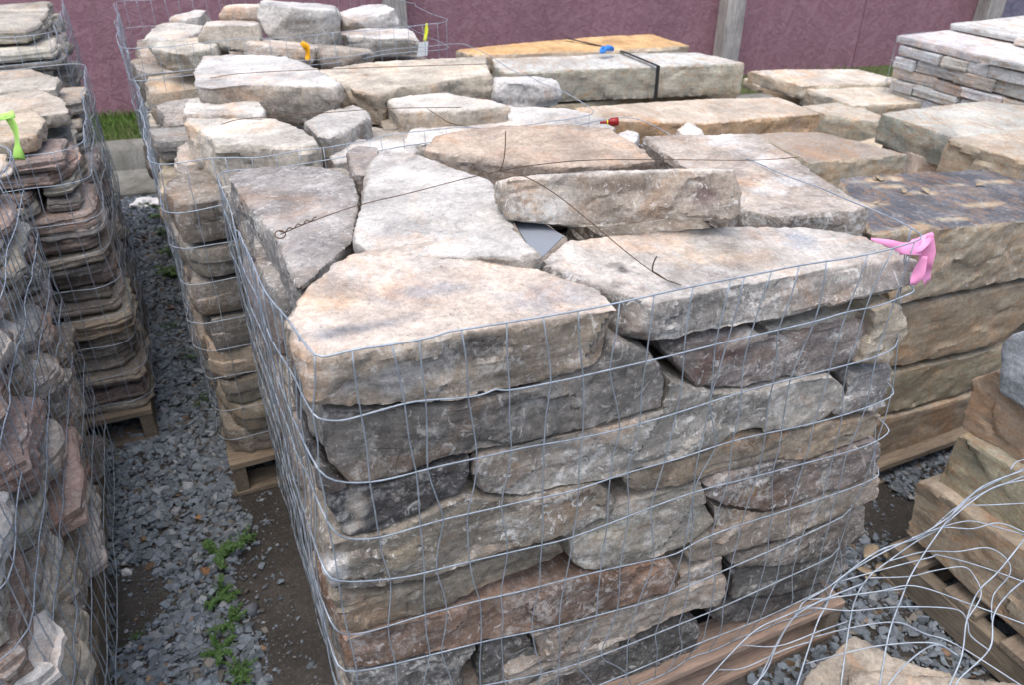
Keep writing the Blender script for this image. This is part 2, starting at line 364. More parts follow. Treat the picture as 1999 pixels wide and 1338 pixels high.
def finish_stones():
    bpy.context.view_layer.update(); dg = bpy.context.evaluated_depsgraph_get()
    new = []
    for (o, ax, tint, bed, li, amp, mat, vox, sts) in STONES:
        new.append(bpy.data.meshes.new_from_object(o.evaluated_get(dg)))
    for (o, ax, tint, bed, li, amp, mat, vox, sts), me in zip(STONES, new):
        o.modifiers.clear(); old = o.data; nm = old.name; o.data = me; bpy.data.meshes.remove(old); me.name = nm
        nv = len(me.vertices)
        co = np.empty(nv * 3); me.vertices.foreach_get('co', co); co = co.reshape(-1, 3)
        no = np.empty(nv * 3); me.vertex_normals.foreach_get('vector', no); no = no.reshape(-1, 3)
        P = co + np.array(o.location) * 1.7
        ax = ax / np.linalg.norm(ax); al = np.abs(no @ ax); side = np.clip(1.15 - al * 1.3, 0, 1)
        size = min(1., np.ptp(co, 0).max() / .35)
        d = size * (.3 + .7 * side) * .0075 * fbm(P * 6, 2) + (.35 + .65 * side) * .0028 * fbm(P * 24, 2)
        if vox < .013:
            wv, wd = worley(P * np.array([9., 9., 13.])); gd = np.stack([np.sin(wv * 37), np.sin(wv * 71), np.sin(wv * 113)], 1)
            d += (.18 + side) * (.0024 * wv + .0050 * (wd * gd).sum(1))
            d += .0016 * fbm(P * 70, 2)
        lay = fbm(np.stack([P[:, 0] * 4, P[:, 1] * 4, (co @ ax) * 55 + 2.2 * vnoise(P * 5)], 1), 2)
        d += side * .0018 * (np.round(lay * 2.2) / 2.2 * .5 + lay * .5)
        d -= .004 * np.clip(1 - np.abs(vnoise(P * 9)) - .92, 0, 1) * 12 * (.25 + side)
        co += no * (d * amp)[:, None]
        me.vertices.foreach_set('co', co.ravel())
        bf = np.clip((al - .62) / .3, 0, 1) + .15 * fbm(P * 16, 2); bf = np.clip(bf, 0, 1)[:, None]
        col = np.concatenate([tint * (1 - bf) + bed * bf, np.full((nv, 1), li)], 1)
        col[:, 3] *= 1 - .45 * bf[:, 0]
        for (pt, rr, cc, st) in sts:                        # mineral and grime patches with a place of their own on the stone
            q = (co + np.array(o.location) - np.array(pt)) / np.array(rr)
            f_ = np.clip((1 - np.linalg.norm(q, axis=1)) * 1.5 + .75 * fbm(P * 22, 3), 0, 1)[:, None] * st
            col[:, :3] = col[:, :3] * (1 - f_) + np.array(cc) * f_
        a = me.color_attributes.new('tint', 'FLOAT_COLOR', 'POINT'); a.data.foreach_set('color', col.ravel())
        me.polygons.foreach_set('use_smooth', np.ones(len(me.polygons), bool))
        me.materials.clear(); me.materials.append(M[mat]); me.update(); me.set_sharp_from_angle(angle=rad(30))

def scaled(ring, k, shift=(0, 0, 0)):
    r = np.array(ring); c = r.mean(0); return c + (r - c) * k + np.array(shift)
def face_stone(name, label, ring, inward, depth, taper=.88, gap=.0025, **kw):
    """stone whose outer face is traced: face ring, rounded arris, body running inward"""
    r = np.array(ring); inward = np.array(inward, float); size = np.ptp(r, 0).max(); hz = np.ptp(r[:, 2]); zc = r[:, 2].mean()
    r[:, 2] = zc + (r[:, 2] - zc) * (1 - 2 * gap / hz)
    k0 = 1 - .008 / size
    return stone(name, label, [scaled(r, k0 - .007 / size), scaled(r, k0, inward * .007), scaled(r, k0, inward * depth * .5), scaled(r, taper, inward * depth)], **kw)
def top_stone(name, label, ring, thick, flare=1.0, shift=(0, 0, 0), botz=None, **kw):
    """stone whose upper bed is traced: top ring, arris, then down by its thickness"""
    r = np.array(ring); size = np.ptp(r, 0).max()
    b1 = scaled(r, 1.0, (0, 0, -.006)); b2 = scaled(r, flare, shift)
    b2[:, 2] = (r[:, 2] - thick) if botz is None else botz
    return stone(name, label, [b2, b1, scaled(r, 1 - .006 / size)], **kw)
def plan(l, w, n=9, j=.1):
    """broken-rectangle outline about the origin, l long and w deep"""
    pts = []; m = min(l, w); C4 = [(1, 1), (-1, 1), (-1, -1), (1, -1)]
    for k, (sx, sy) in enumerate(C4):
        x, y = sx * l / 2 * (1 - rnd.uniform(0, .07)), sy * w / 2 * (1 - rnd.uniform(0, .09))
        c1, c2 = rnd.uniform(.04, .22) * m, rnd.uniform(.04, .22) * m
        if k % 2 == 0: pts += [(x, y - sy * c1), (x - sx * c2, y)]
        else: pts += [(x - sx * c2, y), (x, y - sy * c1)]
        nx, ny = C4[(k + 1) % 4]
        t = rnd.uniform(.4, .6); pts.append(((sx * (1 - t) + nx * t) * l / 2 * (1 if sx == nx else 1) * (1 + rnd.uniform(-.05, .02) * (sx == nx)), (sy * (1 - t) + ny * t) * w / 2 * (1 + rnd.uniform(-.08, .03) * (sy == ny))))
    return pts
def lying(name, label, cx, cy, z0, z1, l, w, rot, tilt=.02, tight=False, tint=(.3, .26, .2), bed=None, lichen=.5, vox=.01, amp=1., mat='field', group=None, cuts=0, deep=None, layer=.014):
    """flat-lying broken stone: jagged outline, edges split along the bedding into ledges"""
    pl = plan(l, w) if not tight else [(sx * l / 2 + rnd.uniform(-.006, .006), sy * w / 2 + rnd.uniform(-.004, .004)) for sx, sy in ((1, -1), (1, 0), (1, 1), (0, 1), (-1, 1), (-1, 0), (-1, -1), (0, -1))]
    step = max(.012, vox * 1.5); P = []
    for (x, y), (x2, y2) in zip(pl, pl[1:] + pl[:1]):
        n = max(1, int(math.hypot(x2 - x, y2 - y) / step))
        for k in range(n): P.append((x + (x2 - x) * k / n, y + (y2 - y) * k / n))
    P = np.array(P); n = len(P); h = z1 - z0; sd = rnd.uniform(0, 90)
    T = np.roll(P, -1, 0) - np.roll(P, 1, 0); Nn = np.stack([T[:, 1], -T[:, 0]], 1); Nn /= np.linalg.norm(Nn, axis=1)[:, None] + 1e-9
    if ((P - P.mean(0)) * Nn).sum() < 0: Nn = -Nn
    nl = max(2, int(round(h / layer))); jag = (.25 if tight else 1.) * amp
    tx, ty = rnd.uniform(-tilt, tilt), rnd.uniform(-tilt, tilt); c, s_ = math.cos(rot), math.sin(rot)
    def pn(f, k): return vnoise(np.stack([P[:, 0] * f + sd, P[:, 1] * f, np.full(n, k * 3.7 + sd)], 1))
    base = .010 * pn(9, 0) + .005 * pn(24, 1)
    V = []; prof = []; ins = rnd.uniform(-.004, .006)
    for k in range(nl):
        ins = min(.014, max(-.004, ins + rnd.uniform(-.008, .008)))
        off = (base + .007 * pn(14, k + 3) + .0045 * pn(45, k + 40)) * jag - ins * (.4 if tight else 1.)
        a0, a1 = k / nl, (k + 1) / nl
        for t, e in ((a0 + (.0 if k else 0), -.004 if k == 0 else 0.), ((a0 + a1) / 2, .0015), (a1 - .02, -.004 if k == nl - 1 else 0.)): prof.append((t, off + e * (1 if not tight else .5)))
    zn = .35 * h / nl
    for t, off in prof:
        q = P + Nn * off[:, None]; zz = z0 + h * t + (zn * pn(11, t * 9) if 0 < t < .97 else 0) + tx * P[:, 0] + ty * P[:, 1]
        if t >= .97: zz = zz + .004 * jag * pn(8, 77)
        V.append(np.stack([q[:, 0], q[:, 1], zz], 1))
    m = len(V)
    for kk, (sc_, zc) in enumerate(((.72, 0), (.38, 0))):                # top bed, gently uneven
        q = P * sc_; V.append(np.stack([q[:, 0], q[:, 1], z1 + tx * q[:, 0] + ty * q[:, 1] + .0045 * jag * vnoise(np.stack([q[:, 0] * 13 + sd, q[:, 1] * 13, np.full(n, sd)], 1))], 1))
    Vs = np.concatenate(V + [np.array([[0, 0, z1]]), np.array([[0, 0, z0]])]); top, bot = len(Vs) - 2, len(Vs) - 1
    F_ = [(i * n + k, i * n + (k + 1) % n, (i + 1) * n + (k + 1) % n, (i + 1) * n + k) for i in range(m + 1) for k in range(n)]
    F_ += [((m + 1) * n + k, (m + 1) * n + (k + 1) % n, top) for k in range(n)] + [((k + 1) % n, k, bot) for k in range(n)]
    X = np.stack([c * Vs[:, 0] - s_ * Vs[:, 1], s_ * Vs[:, 0] + c * Vs[:, 1], Vs[:, 2] - z0], 1)
    o = mesh_obj(name, X, F_, M[mat], None, (cx, cy, z0), True); me = o.data
    g3 = lambda q: np.array(q) + (np.mean(q) - np.array(q)) * .2
    col = np.tile(np.append(g3(tint), lichen), (len(X), 1)); col[m * n:-1, :3] = g3(bed if bed is not None else tint)
    at = me.color_attributes.new('tint', 'FLOAT_COLOR', 'POINT'); at.data.foreach_set('color', col.ravel())
    me.set_sharp_from_angle(angle=rad(24)); return tag(o, label, 'stone', group)
ORD = [''] + 'first second third fourth fifth sixth seventh eighth ninth tenth eleventh twelfth thirteenth fourteenth fifteenth sixteenth seventeenth eighteenth nineteenth twentieth twenty-first twenty-second twenty-third twenty-fourth twenty-fifth twenty-sixth'.split()
def courses(name, label, group, o, along, inward, length, z0, z1, th, ln, depth, tints, vox=.011, lichen=.5, jitter=.018, cuts=2, bulge=0., corner=None, **kw):
    """a dry-laid face of stones: o = lower corner, along / inward = unit vectors"""
    o = np.array(o, float); al = np.array(along, float); iw = np.array(inward, float); rot = math.atan2(al[1], al[0])
    z = z0; nc = 0; rev = bool(corner) and corner[0] == '-'
    while z < z1 - th[0] * .5:
        h = min(rnd.uniform(*th), z1 - z); row = []; nc += 1
        s = rnd.uniform(-.03, .01)
        while s < length - .03:
            l = rnd.uniform(*ln)
            if length - (s + l) < ln[0] * .55: l = length - s + rnd.uniform(-.02, .03)
            d = depth * rnd.uniform(.8, 1.15)
            off = rnd.uniform(-jitter, jitter) - bulge * math.sin(math.pi * (z - z0) / max(z1 - z0, .1))
            c = o + al * (s + l / 2) + iw * (d / 2 + off)
            hh = h * rnd.uniform(.86, 1.02)
            t = jit(rnd.choice(tints), .2)
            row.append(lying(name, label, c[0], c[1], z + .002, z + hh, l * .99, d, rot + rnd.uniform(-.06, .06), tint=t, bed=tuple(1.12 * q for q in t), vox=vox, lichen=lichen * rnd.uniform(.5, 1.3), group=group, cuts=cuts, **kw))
            s += l
        if corner:
            for k, q in enumerate(row[::-1] if rev else row): q['label'] = '%s, %s course up, %s from %s' % (label, ORD[nc], ORD[k + 1], corner.strip('-'))
        z += h

# ------------------------------------------------------------------ pallets
def pallet(x0, x1, y0, y1, label, boards='x', top='wood_x', h=.13):
    """deck boards across x, stringers along y"""
    t = empty('wooden_pallet', ((x0 + x1) / 2, (y0 + y1) / 2, 0), label, 'pallet')
    cx, cy = t.location.x, t.location.y; lx, ly = x1 - x0, y1 - y0
    n = 7; w = .095
    for k in range(n):
        y = -ly / 2 + w / 2 + k * (ly - w) / (n - 1); bm = bmesh.new()
        e = rnd.uniform(-.006, .006); box_bm(bm, -lx / 2 + e, lx / 2 + e, y - w / 2, y + w / 2, h - .02, h)
        bm_obj('deck_board', bm, M[top], t, bevel=.002)
    for x in (-lx / 2 + .022, 0, lx / 2 - .022):
        bm = bmesh.new(); box_bm(bm, x - .02, x + .02, -ly / 2 + .004, ly / 2 - .004, .019, h - .0205); bm_obj('stringer', bm, M['wood_y'], t, bevel=.002)
    for y in (-ly / 2 + w / 2, 0, ly / 2 - w / 2):
        bm = bmesh.new(); box_bm(bm, -lx / 2, lx / 2, y - w / 2, y + w / 2, .002, .0185); bm_obj('bottom_board', bm, M['wood_x' if top == 'wood_x' else top], t, bevel=.002)
    return t

# ------------------------------------------------------------------ wire cages
def loop_path(x0, x1, y0, y1, r, ds=.03):
    """rounded rectangle, anticlockwise from the front-left corner"""
    pts = []
    for cx, cy, a0 in ((x0 + r, y0 + r, math.pi), (x1 - r, y0 + r, 1.5 * math.pi), (x1 - r, y1 - r, 0), (x0 + r, y1 - r, .5 * math.pi)):
        for k in range(5):
            a = a0 + k * math.pi / 8; pts.append((cx + r * math.cos(a), cy + r * math.sin(a)))
    P = np.array(pts + [pts[0]]); out = []
    for a, b in zip(P[:-1], P[1:]):
        n = max(1, int(np.linalg.norm(b - a) / ds))
        for k in range(n): out.append(a + (b - a) * k / n)
    return np.array(out)
def cage(label, x0, x1, y0, y1, z0, ztop, dz=.1, ds=.052, r=.05, wob=.012, seed=1, front=None, sides='flbr', rw=.0015, tops=None):
    """welded wire wrap; every wire is one part. front: ready-made front runs per level"""
    t = empty('wire_cage', ((x0 + x1) / 2, (y0 + y1) / 2, z0), label, 'wire cage')
    base = loop_path(x0, x1, y0, y1, r)
    ctr = np.array([(x0 + x1) / 2, (y0 + y1) / 2])
    levels = []; z = ztop; k = 0
    while z > z0 - .01:
        levels.append(z); z -= dz
    nrm = base - ctr; nrm = np.stack([np.sign(nrm[:, 0]) * (np.abs(nrm[:, 0]) / (x1 - x0) > np.abs(nrm[:, 1]) / (y1 - y0)), np.sign(nrm[:, 1]) * (np.abs(nrm[:, 0]) / (x1 - x0) <= np.abs(nrm[:, 1]) / (y1 - y0))], 1)
    loops = []
    for i, z in enumerate(levels):
        Q = np.stack([base[:, 0], base[:, 1], np.full(len(base), z)], 1)
        P3 = Q * np.array([1, 1, 0]) + np.array([seed * 7.1, 0, i * 3.3])
        w = vnoise(P3 * 6) * .6 + vnoise(P3 * 15) * .4
        Q[:, :2] += nrm * (w * wob)[:, None]
        Q[:, 2] += vnoise(P3 * 3.1 + 40) * .012 + vnoise(P3 * 11 + 9) * .003
        if tops and i == 0: Q[:, 2] += np.array([tops(a, b) for a, b in base])
        if front and i < len(front) and front[i] is not None:
            fr = front[i]; keep = Q[:, 1] > y0 + .075
            # runs: right side .. back .. left side, then the traced front
            body = Q[keep]
            st = np.argmin(np.linalg.norm(body[:, :2] - np.array([x1, y0 + .075]), axis=1))
            body = np.roll(body, -st, 0)
            run = np.concatenate([[0], np.cumsum(np.linalg.norm(np.diff(body, axis=0), axis=1))])
            d0, d1 = fr[-1] - body[0], fr[0] - body[-1]
            body = body + d0[None, :] * np.exp(-run / .25)[:, None] * np.array([1., 0, 1.]) + d1[None, :] * np.exp(-(run[-1] - run) / .25)[:, None] * np.array([1., 0, 1.])
            Q = np.concatenate([fr, body])
            for _ in range(3): Q = .25 * np.roll(Q, 1, 0) + .5 * Q + .25 * np.roll(Q, -1, 0)
        loops.append(Q)
        wire('horizontal_wire', Q, rw, 'wire', t, True)
    # uprights: follow the loops at equal run
    per = np.concatenate([[0], np.cumsum(np.linalg.norm(np.diff(np.vstack([base, base[:1]]), axis=0), axis=1))]); L = per[-1]
    nv = int(L / ds)
    for k in range(nv):
        s = (k + .5) / nv * L; j = min(np.searchsorted(per, s), len(base)) % len(base); p = base[j]
        onf = p[1] < y0 + .03; onl = p[0] < x0 + .03; onb = p[1] > y1 - .03
        if not ((onf and 'f' in sides) or (onl and 'l' in sides) or (onb and 'b' in sides) or (not onf and not onl and not onb and 'r' in sides)): continue
        pts = []
        for i, Q in enumerate(loops):
            drift = vnoise(np.array([[k * .37 + seed, i * .6, 2.2]]))[0] * .009
            tp = np.array([p[0] + (drift if onf or onb else 0), p[1] + (0 if onf or onb else drift)])
            d = np.linalg.norm(Q[:, :2] - tp, axis=1); q = Q[np.argmin(d)].copy()
            pts.append(q)
        pts = np.array(pts)
        if len(pts) < 2: continue
        mids = (pts[:-1] + pts[1:]) / 2 + np.array([[rnd.uniform(-.003, .003), rnd.uniform(-.003, .003), 0] for _ in range(len(pts) - 1)])
        full = np.empty((len(pts) * 2 - 1, 3)); full[0::2] = pts; full[1::2] = mids
        wire('vertical_wire', catmull(full, 2), rw * .82, 'wire', t, False)
    return t, loops

# ================================================================== THE SETTING
def sheet(name, x0, x1, y0, y1, nx, ny, zf, mat):
    V = [(x0 + (x1 - x0) * i / nx, y0 + (y1 - y0) * j / ny) for j in range(ny + 1) for i in range(nx + 1)]
    V = [(x, y, zf(x, y)) for x, y in V]
    F = [(j * (nx + 1) + i, j * (nx + 1) + i + 1, (j + 1) * (nx + 1) + i + 1, (j + 1) * (nx + 1) + i) for j in range(ny) for i in range(nx)]
    return mesh_obj(name, V, F, M[mat], smooth=True)
tag(sheet('ground', -150, 150, -150, 150, 4, 4, lambda x, y: -.004, 'soil'), kind='structure')
_b = lambda x, y: float(.012 * vnoise(np.array([[x * 3.1, y * 3.1, 0]]))[0] + .004 * vnoise(np.array([[x * 17, y * 17, 3]]))[0])
tag(sheet('gravel_yard', -2.2, 5.6, -.6, 4.86, 130, 100, lambda x, y: .004 + max(-.003, _b(x, y)), 'soil'), kind='structure')
FA = -.165                                              # the fence and kerb run slightly askew to the pallets
def kerb_profile(name, prof, mat):
    xs = np.linspace(-9, 12, 60); V = []; n = len(prof)
    for x in xs:
        for (y, z) in prof:
            V.append((x, y + FA * x + .004 * math.sin(x * 7 + z * 40), z + .002 * math.sin(x * 5.3)))
    F = [(i * n + k, (i + 1) * n + k, (i + 1) * n + k + 1, i * n + k + 1) for i in range(len(xs) - 1) for k in range(n - 1)]
    o = mesh_obj(name, V, F, M[mat], smooth=True)
    o.data.set_sharp_from_angle(angle=rad(35)); return tag(o, kind='structure')
kerb_profile('kerb', [(4.79, -.02), (4.795, .03), (4.81, .04), (4.95, .032), (5.2, .028), (5.222, .035), (5.245, .15), (5.262, .168), (5.29, .174), (5.40, .176), (5.405, .10)], 'concrete')
kerb_profile('grass_verge', [(5.402, .12), (5.404, .165), (5.5, .19), (5.7, .2), (5.95, .21), (7.5, .2), (7.6, -.02)], 'verge')
# grass on the verge
V = []; F = []
for k in range(9000):
    x = rnd.uniform(-1.6, 1.2) if k < 7000 else rnd.uniform(-5, 9)
    y = 5.40 + rnd.random() ** .8 * .44 + FA * x; z = .165 + (y - FA * x - 5.4) * .1
    h = rnd.uniform(.02, .07); a = rnd.uniform(0, 6.28); b = rnd.uniform(0, 6.28); w = rnd.uniform(.002, .0045); d = h * rnd.uniform(.2, .9)
    dx, dy = math.cos(a) * w, math.sin(a) * w; lx, ly = math.cos(b) * d, math.sin(b) * d
    i = len(V); V += [(x - dx, y - dy, z), (x + dx, y + dy, z), (x + dx * .7 + lx * .4, y + dy * .7 + ly * .4, z + h * .6), (x - dx * .7 + lx * .4, y - dy * .7 + ly * .4, z + h * .6), (x + lx, y + ly, z + h)]
    F += [(i, i + 1, i + 2, i + 3), (i + 3, i + 2, i + 4)]
tag(mesh_obj('grass', V, F, M['grass']), 'short rough green grass along the foot of the painted fence', 'grass', kind='stuff')

# fence of painted strand board with timber posts
fence = empty('board_fence', (3, 5.85 + FA * 3, .2), 'wine red painted strand board fence with grey timber posts behind the stone', 'fence')
def panel(xa, xb, mat, name='fence_panel'):
    bm = bmesh.new(); box_bm(bm, 0, (xb - xa) / math.cos(math.atan(FA)), -.009, .009, 0, 2.36)
    o = bm_obj(name, bm, M[mat], fence, bevel=.002)
    o.location = Vector((xa, 5.86 + FA * xa, .2)) - fence.location; o.rotation_euler = (0, 0, math.atan(FA))
    return o
POSTX = [1.582, 4.085, 6.41]
edges = [-6.8, -4.36, -1.92, .52, 1.582, 4.085, 5.3, 6.41]
for a, b in zip(edges[:-1], edges[1:]): panel(a + .003, b - .003, 'osb')
vp = panel(6.413, 8.85, 'osb_blue'); vp['label'] = 'dull violet painted fence panel'
panel(8.853, 11.3, 'osb_blue')
for px in [-4.4] + POSTX:
    bm = bmesh.new(); box_bm(bm, -.075, .075, -.07, .07, 0, 2.5)
    o = bm_obj('fence_post', bm, M['post'], fence, bevel=.006)
    o.location = Vector((px, 5.86 - .085 + FA * px, .12)) - fence.location; o.rotation_euler = (0, 0, math.atan(FA))

# ------------------------------------------------------------------ gravel: crushed rock, uncountable
def hull_rock(seed, n=11, flat=.6):
    r2 = random.Random(seed); bm = bmesh.new()
    for _ in range(n):
        v = Vector((r2.gauss(0, 1), r2.gauss(0, 1), r2.gauss(0, 1))).normalized(); bm.verts.new((v.x * r2.uniform(.75, 1), v.y * r2.uniform(.6, .85), v.z * flat * r2.uniform(.7, 1)))
    r = bmesh.ops.convex_hull(bm, input=bm.verts[:])
    for v in [v for v in bm.verts if not v.link_faces]: bm.verts.remove(v)
    bmesh.ops.triangulate(bm, faces=bm.faces[:]); bm.verts.index_update()
    V = np.array([v.co[:] for v in bm.verts]); F = np.array([[v.index for v in f.verts] for f in bm.faces]); bm.free(); return V, F
ROCKS = [hull_rock(s, 10 + s % 5, .5 + .05 * (s % 5)) for s in range(14)]
def rotm(a, b, c):
    return np.array(Matrix.Rotation(a, 3, 'Z') @ Matrix.Rotation(b, 3, 'X') @ Matrix.Rotation(c, 3, 'Y'))
def scatter(name, spots, label):
    VV = []; FF = []; CC = []; off = 0
    for (x, y, z, s, c) in spots:
        v, f = ROCKS[rnd.randrange(len(ROCKS))]
        q = (v * s * np.array([1, rnd.uniform(.75, 1.1), rnd.uniform(.7, 1)])) @ rotm(rnd.uniform(0, 6.28), rnd.uniform(-.5, .5), rnd.uniform(-.5, .5)).T + np.array([x, y, z + s * .28])
        VV.append(q); FF.append(f + off); CC.append(np.tile(np.array([*c, 1.]), (len(v), 1))); off += len(v)
    V = np.concatenate(VV); F = np.concatenate(FF); C = np.concatenate(CC)
    me = bpy.data.meshes.new(name); me.from_pydata(V, [], F.tolist()); me.update()
    a = me.color_attributes.new('tint', 'FLOAT_COLOR', 'POINT'); a.data.foreach_set('color', C.ravel())
    me.materials.append(M['gravel']); o = bpy.data.objects.new(name, me); COL.objects.link(o)
    return tag(o, label, 'gravel', kind='stuff')
def gcol():
    k = rnd.random(); v = rnd.uniform(.6, 1.35)
    if k < .84: return (.155 * v, .185 * v, .212 * v)
    if k < .93: return (.24 * v, .26 * v, .275 * v)
    if k < .985: return (.15 * v, .14 * v, .12 * v)
    return (.2 * v, .13 * v, .08 * v)
BARE = [(.03, 1.62, .12, .28), (.03, 1.25, .10, .28), (-.36, 1.68, .09, .15), (.03, 1.92, .09, .1), (1.72, 1.12, .12, .14)]
def bare(x, y):
    m = 1.
    wob = .25 * float(vnoise(np.array([[x * 9, y * 9, 1.]]))[0])
    for (cx, cy, a, b) in BARE:
        d = math.hypot((x - cx) / a, (y - cy) / b) + wob
        m = min(m, max(0., (d - .7) / .45))
    return m
spots = []
for k in range(40000):
    if k < 30000:
        x = rnd.uniform(-.55, .2); y = 1.05 + 3.8 * rnd.random() ** 1.3
    else:
        x = rnd.uniform(1.0, 2.3); y = rnd.uniform(.4, 1.45)
    keep = bare(x, y)
    if rnd.random() > keep * .88 + .2: continue
    s = rnd.choice((.005, .006, .008, .009, .011, .013, .016, .020)) * rnd.uniform(.8, 1.3)
    if keep < .5: s *= rnd.choice((.3, .35, .45, .7))
    if .06 < x < 1.3 and .84 < y < 1.95: continue
    spots.append((x, y, .004 + _b(x, y) + rnd.uniform(-.002, .006), s, gcol()))
scatter('gravel', spots, 'crushed blue grey gravel covering the yard between the pallets')
for (px, py, s, c, lb) in ((1, 1, .02, (.62, .62, .6), 'small white pebble on the damp bare soil'), (2, 2, .022, (.27, .14, .07), 'orange brown pebble at the foot of the weeds'), (3, 3, .03, (.12, .135, .15), 'smooth rounded blue grey cobble on bare soil beside the weeds'),
                           (4, 4, .016, (.32, .17, .06), 'small orange pebble among the grey gravel')):
    P = {1: uz(252, 1124, 0), 2: uz(405, 1122, 0), 3: uz(493, 1200, 0), 4: uz(387, 1018, 0)}[px]
    v, f = ROCKS[px * 3]; o = mesh_obj('pebble', v * s, f.tolist(), M['gravel'], None, (P[0], P[1], .008 + s * .3), px == 3)
    a = o.data.color_attributes.new('tint', 'FLOAT_COLOR', 'POINT'); a.data.foreach_set('color', list((*c, 1.)) * len(v)); tag(o, lb, 'pebble')

# ================================================================== MAIN PILE (pink ribbon cage)
BR = (.25, .215, .17); GY = (.235, .22, .2); DK = (.10, .095, .088); TAN = (.36, .30, .215); RUST = (.24, .125, .07); CREAM = (.62, .55, .43); PEACH = (.58, .48, .385); WHT = (.60, .575, .53); PUR = (.215, .18, .16)
pallet(.115, 1.285, .85, 1.93, 'pale pinkish wooden pallet under the caged pile with the pink ribbon', top='wood_pink')
FY, FM = .885, -.025
def F(px, dy=0.): return [uy(x, y, FY + dy, FM, .1) for x, y in px]
def fs(label, px, dy, depth, tint, lichen=.5, bed=None, **kw):
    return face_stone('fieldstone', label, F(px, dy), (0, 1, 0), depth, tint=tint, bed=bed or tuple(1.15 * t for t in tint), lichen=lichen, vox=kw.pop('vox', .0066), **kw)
# the two big slabs at the front of the top
S1top = [(604, 697), (572, 668), (562, 625), (583, 578), (606, 549), (645, 514), (692, 490), (760, 478), (835, 470), (915, 471), (990, 475), (996, 492), (1050, 520), (1105, 541), (1166, 566), (1197, 590), (1216, 604), (1150, 612), (1040, 630), (960, 641), (870, 653), (780, 670), (683, 686)]
r = np.array([uz(x, y, 1.145, -.055, .01, .1, .9) for x, y in S1top])
b = r.copy(); b[:, 2] -= .088
for i, (x, y) in {0: (612, 790), 1: (590, 752), 2: (584, 700), 22: (690, 796), 21: (780, 793), 20: (868, 790), 19: (945, 770), 18: (1030, 756), 17: (1120, 728), 16: (1180, 700), 15: (1190, 668)}.items():
    q = uy(x, y, FY - .008, FM, .1); b[i] = q if i not in (1, 2) else r[i] + np.array([.012, 0, -.088])
stone('fieldstone', 'large peach topped flat stone with grey streaks, under the front wire of the ribboned cage', [b, r + np.array([0, 0, -.006]), scaled(r, .992)], tint=(.275, .225, .165), bed=PEACH, lichen=.5, vox=.0066,
      stains=[(uz(700, 640, 1.14), (.10, .025, .03), (.15, .16, .175), .8), (uz(830, 560, 1.14), (.12, .03, .03), (.3, .3, .31), .7), (uz(1080, 575, 1.13), (.09, .05, .03), (.33, .34, .36), .7), (uz(760, 520, 1.14), (.16, .06, .03), (.62, .58, .53), .7), (uz(640, 590, 1.14), (.07, .05, .03), (.5, .36, .24), .7),
              (uy(760, 740, FY), (.10, .03, .035), (.36, .36, .36), .7), (uy(930, 680, FY), (.05, .03, .03), (.07, .07, .075), .7)])
T2top = [(1052, 507), (1085, 484), (1112, 466), (1200, 456), (1300, 447), (1400, 440), (1500, 437), (1600, 441), (1690, 460), (1760, 487), (1797, 512), (1750, 507), (1690, 512), (1600, 527), (1500, 547), (1400, 563), (1340, 580), (1278, 590), (1245, 580), (1185, 565), (1120, 540), (1065, 518)]
r = np.array([uz(x, y, 1.118, -.07, .0, .6, .9) for x, y in T2top]); b = r.copy(); b[:, 2] -= .085
for i, (x, y) in {10: (1795, 548), 11: (1752, 562), 12: (1700, 580), 13: (1600, 605), 14: (1520, 625), 15: (1430, 642), 16: (1350, 655), 17: (1285, 666), 18: (1252, 645)}.items(): b[i] = uy(x, y, FY - .005, FM, .1)
stone('fieldstone', 'wide pale topped slab with a blackened end, at the pink ribbon corner of the cage', [b, r + np.array([0, 0, -.006]), scaled(r, .992)], tint=(.235, .215, .19), bed=(.44, .40, .35), lichen=.7, vox=.0066,
      stains=[(uz(1120, 560, 1.065), (.11, .11, .055), (.03, .029, .029), 1.), (uz(1190, 590, 1.065), (.11, .10, .055), (.03, .029, .029), 1.), (uz(1240, 618, 1.055), (.05, .06, .055), (.035, .034, .034), 1.), (uz(1325, 575, 1.10), (.025, .04, .04), (.08, .085, .09), .9), (uz(1560, 470, 1.08), (.05, .05, .03), (.26, .28, .31), .8), (uz(1400, 500, 1.1), (.14, .05, .03), (.5, .42, .32), .6)])
fs('long dark grey stone directly beneath the big peach topped stone', [(625, 800), (700, 802), (780, 798), (868, 794), (945, 775), (1030, 760), (1120, 732), (1182, 702), (1206, 662), (1276, 686), (1300, 715), (1308, 746), (1299, 800), (1188, 833), (1062, 859), (936, 888), (835, 914), (757, 946), (678, 950), (636, 918), (622, 868)], .0, .30, (.175, .16, .14), .45)
fs('long pale lichen crusted stone bridging the middle of the caged front', [(922, 926), (937, 968), (1014, 976), (1096, 955), (1180, 941), (1287, 905), (1350, 891), (1404, 869), (1453, 844), (1525, 838), (1583, 840), (1619, 820), (1650, 790), (1655, 757), (1630, 735), (1560, 745), (1495, 766), (1440, 770), (1395, 767), (1350, 756), (1312, 742), (1300, 802), (1195, 835), (1062, 862), (938, 891), (925, 905)], .0, .30, (.30, .275, .235), .95)
fs('grey brown stone with a purplish end under the wide pale slab', [(1312, 708), (1309, 690), (1338, 667), (1399, 649), (1471, 641), (1493, 657), (1560, 654), (1628, 636), (1704, 623), (1687, 685), (1673, 708), (1628, 730), (1538, 743), (1448, 764), (1381, 762), (1354, 755)], .012, .36, PUR, .75, stains=[(uy(1400, 690, FY), (.07, .05, .05), (.16, .1, .09), .8), (uy(1480, 650, FY), (.1, .05, .02), (.5, .43, .36), .8)])
fs('thin grey sliver of stone wedged under the wide pale slab', [(1492, 641), (1570, 629), (1640, 612), (1704, 598), (1704, 621), (1628, 634), (1560, 651), (1495, 654)], .03, .25, (.36, .33, .27), .4)
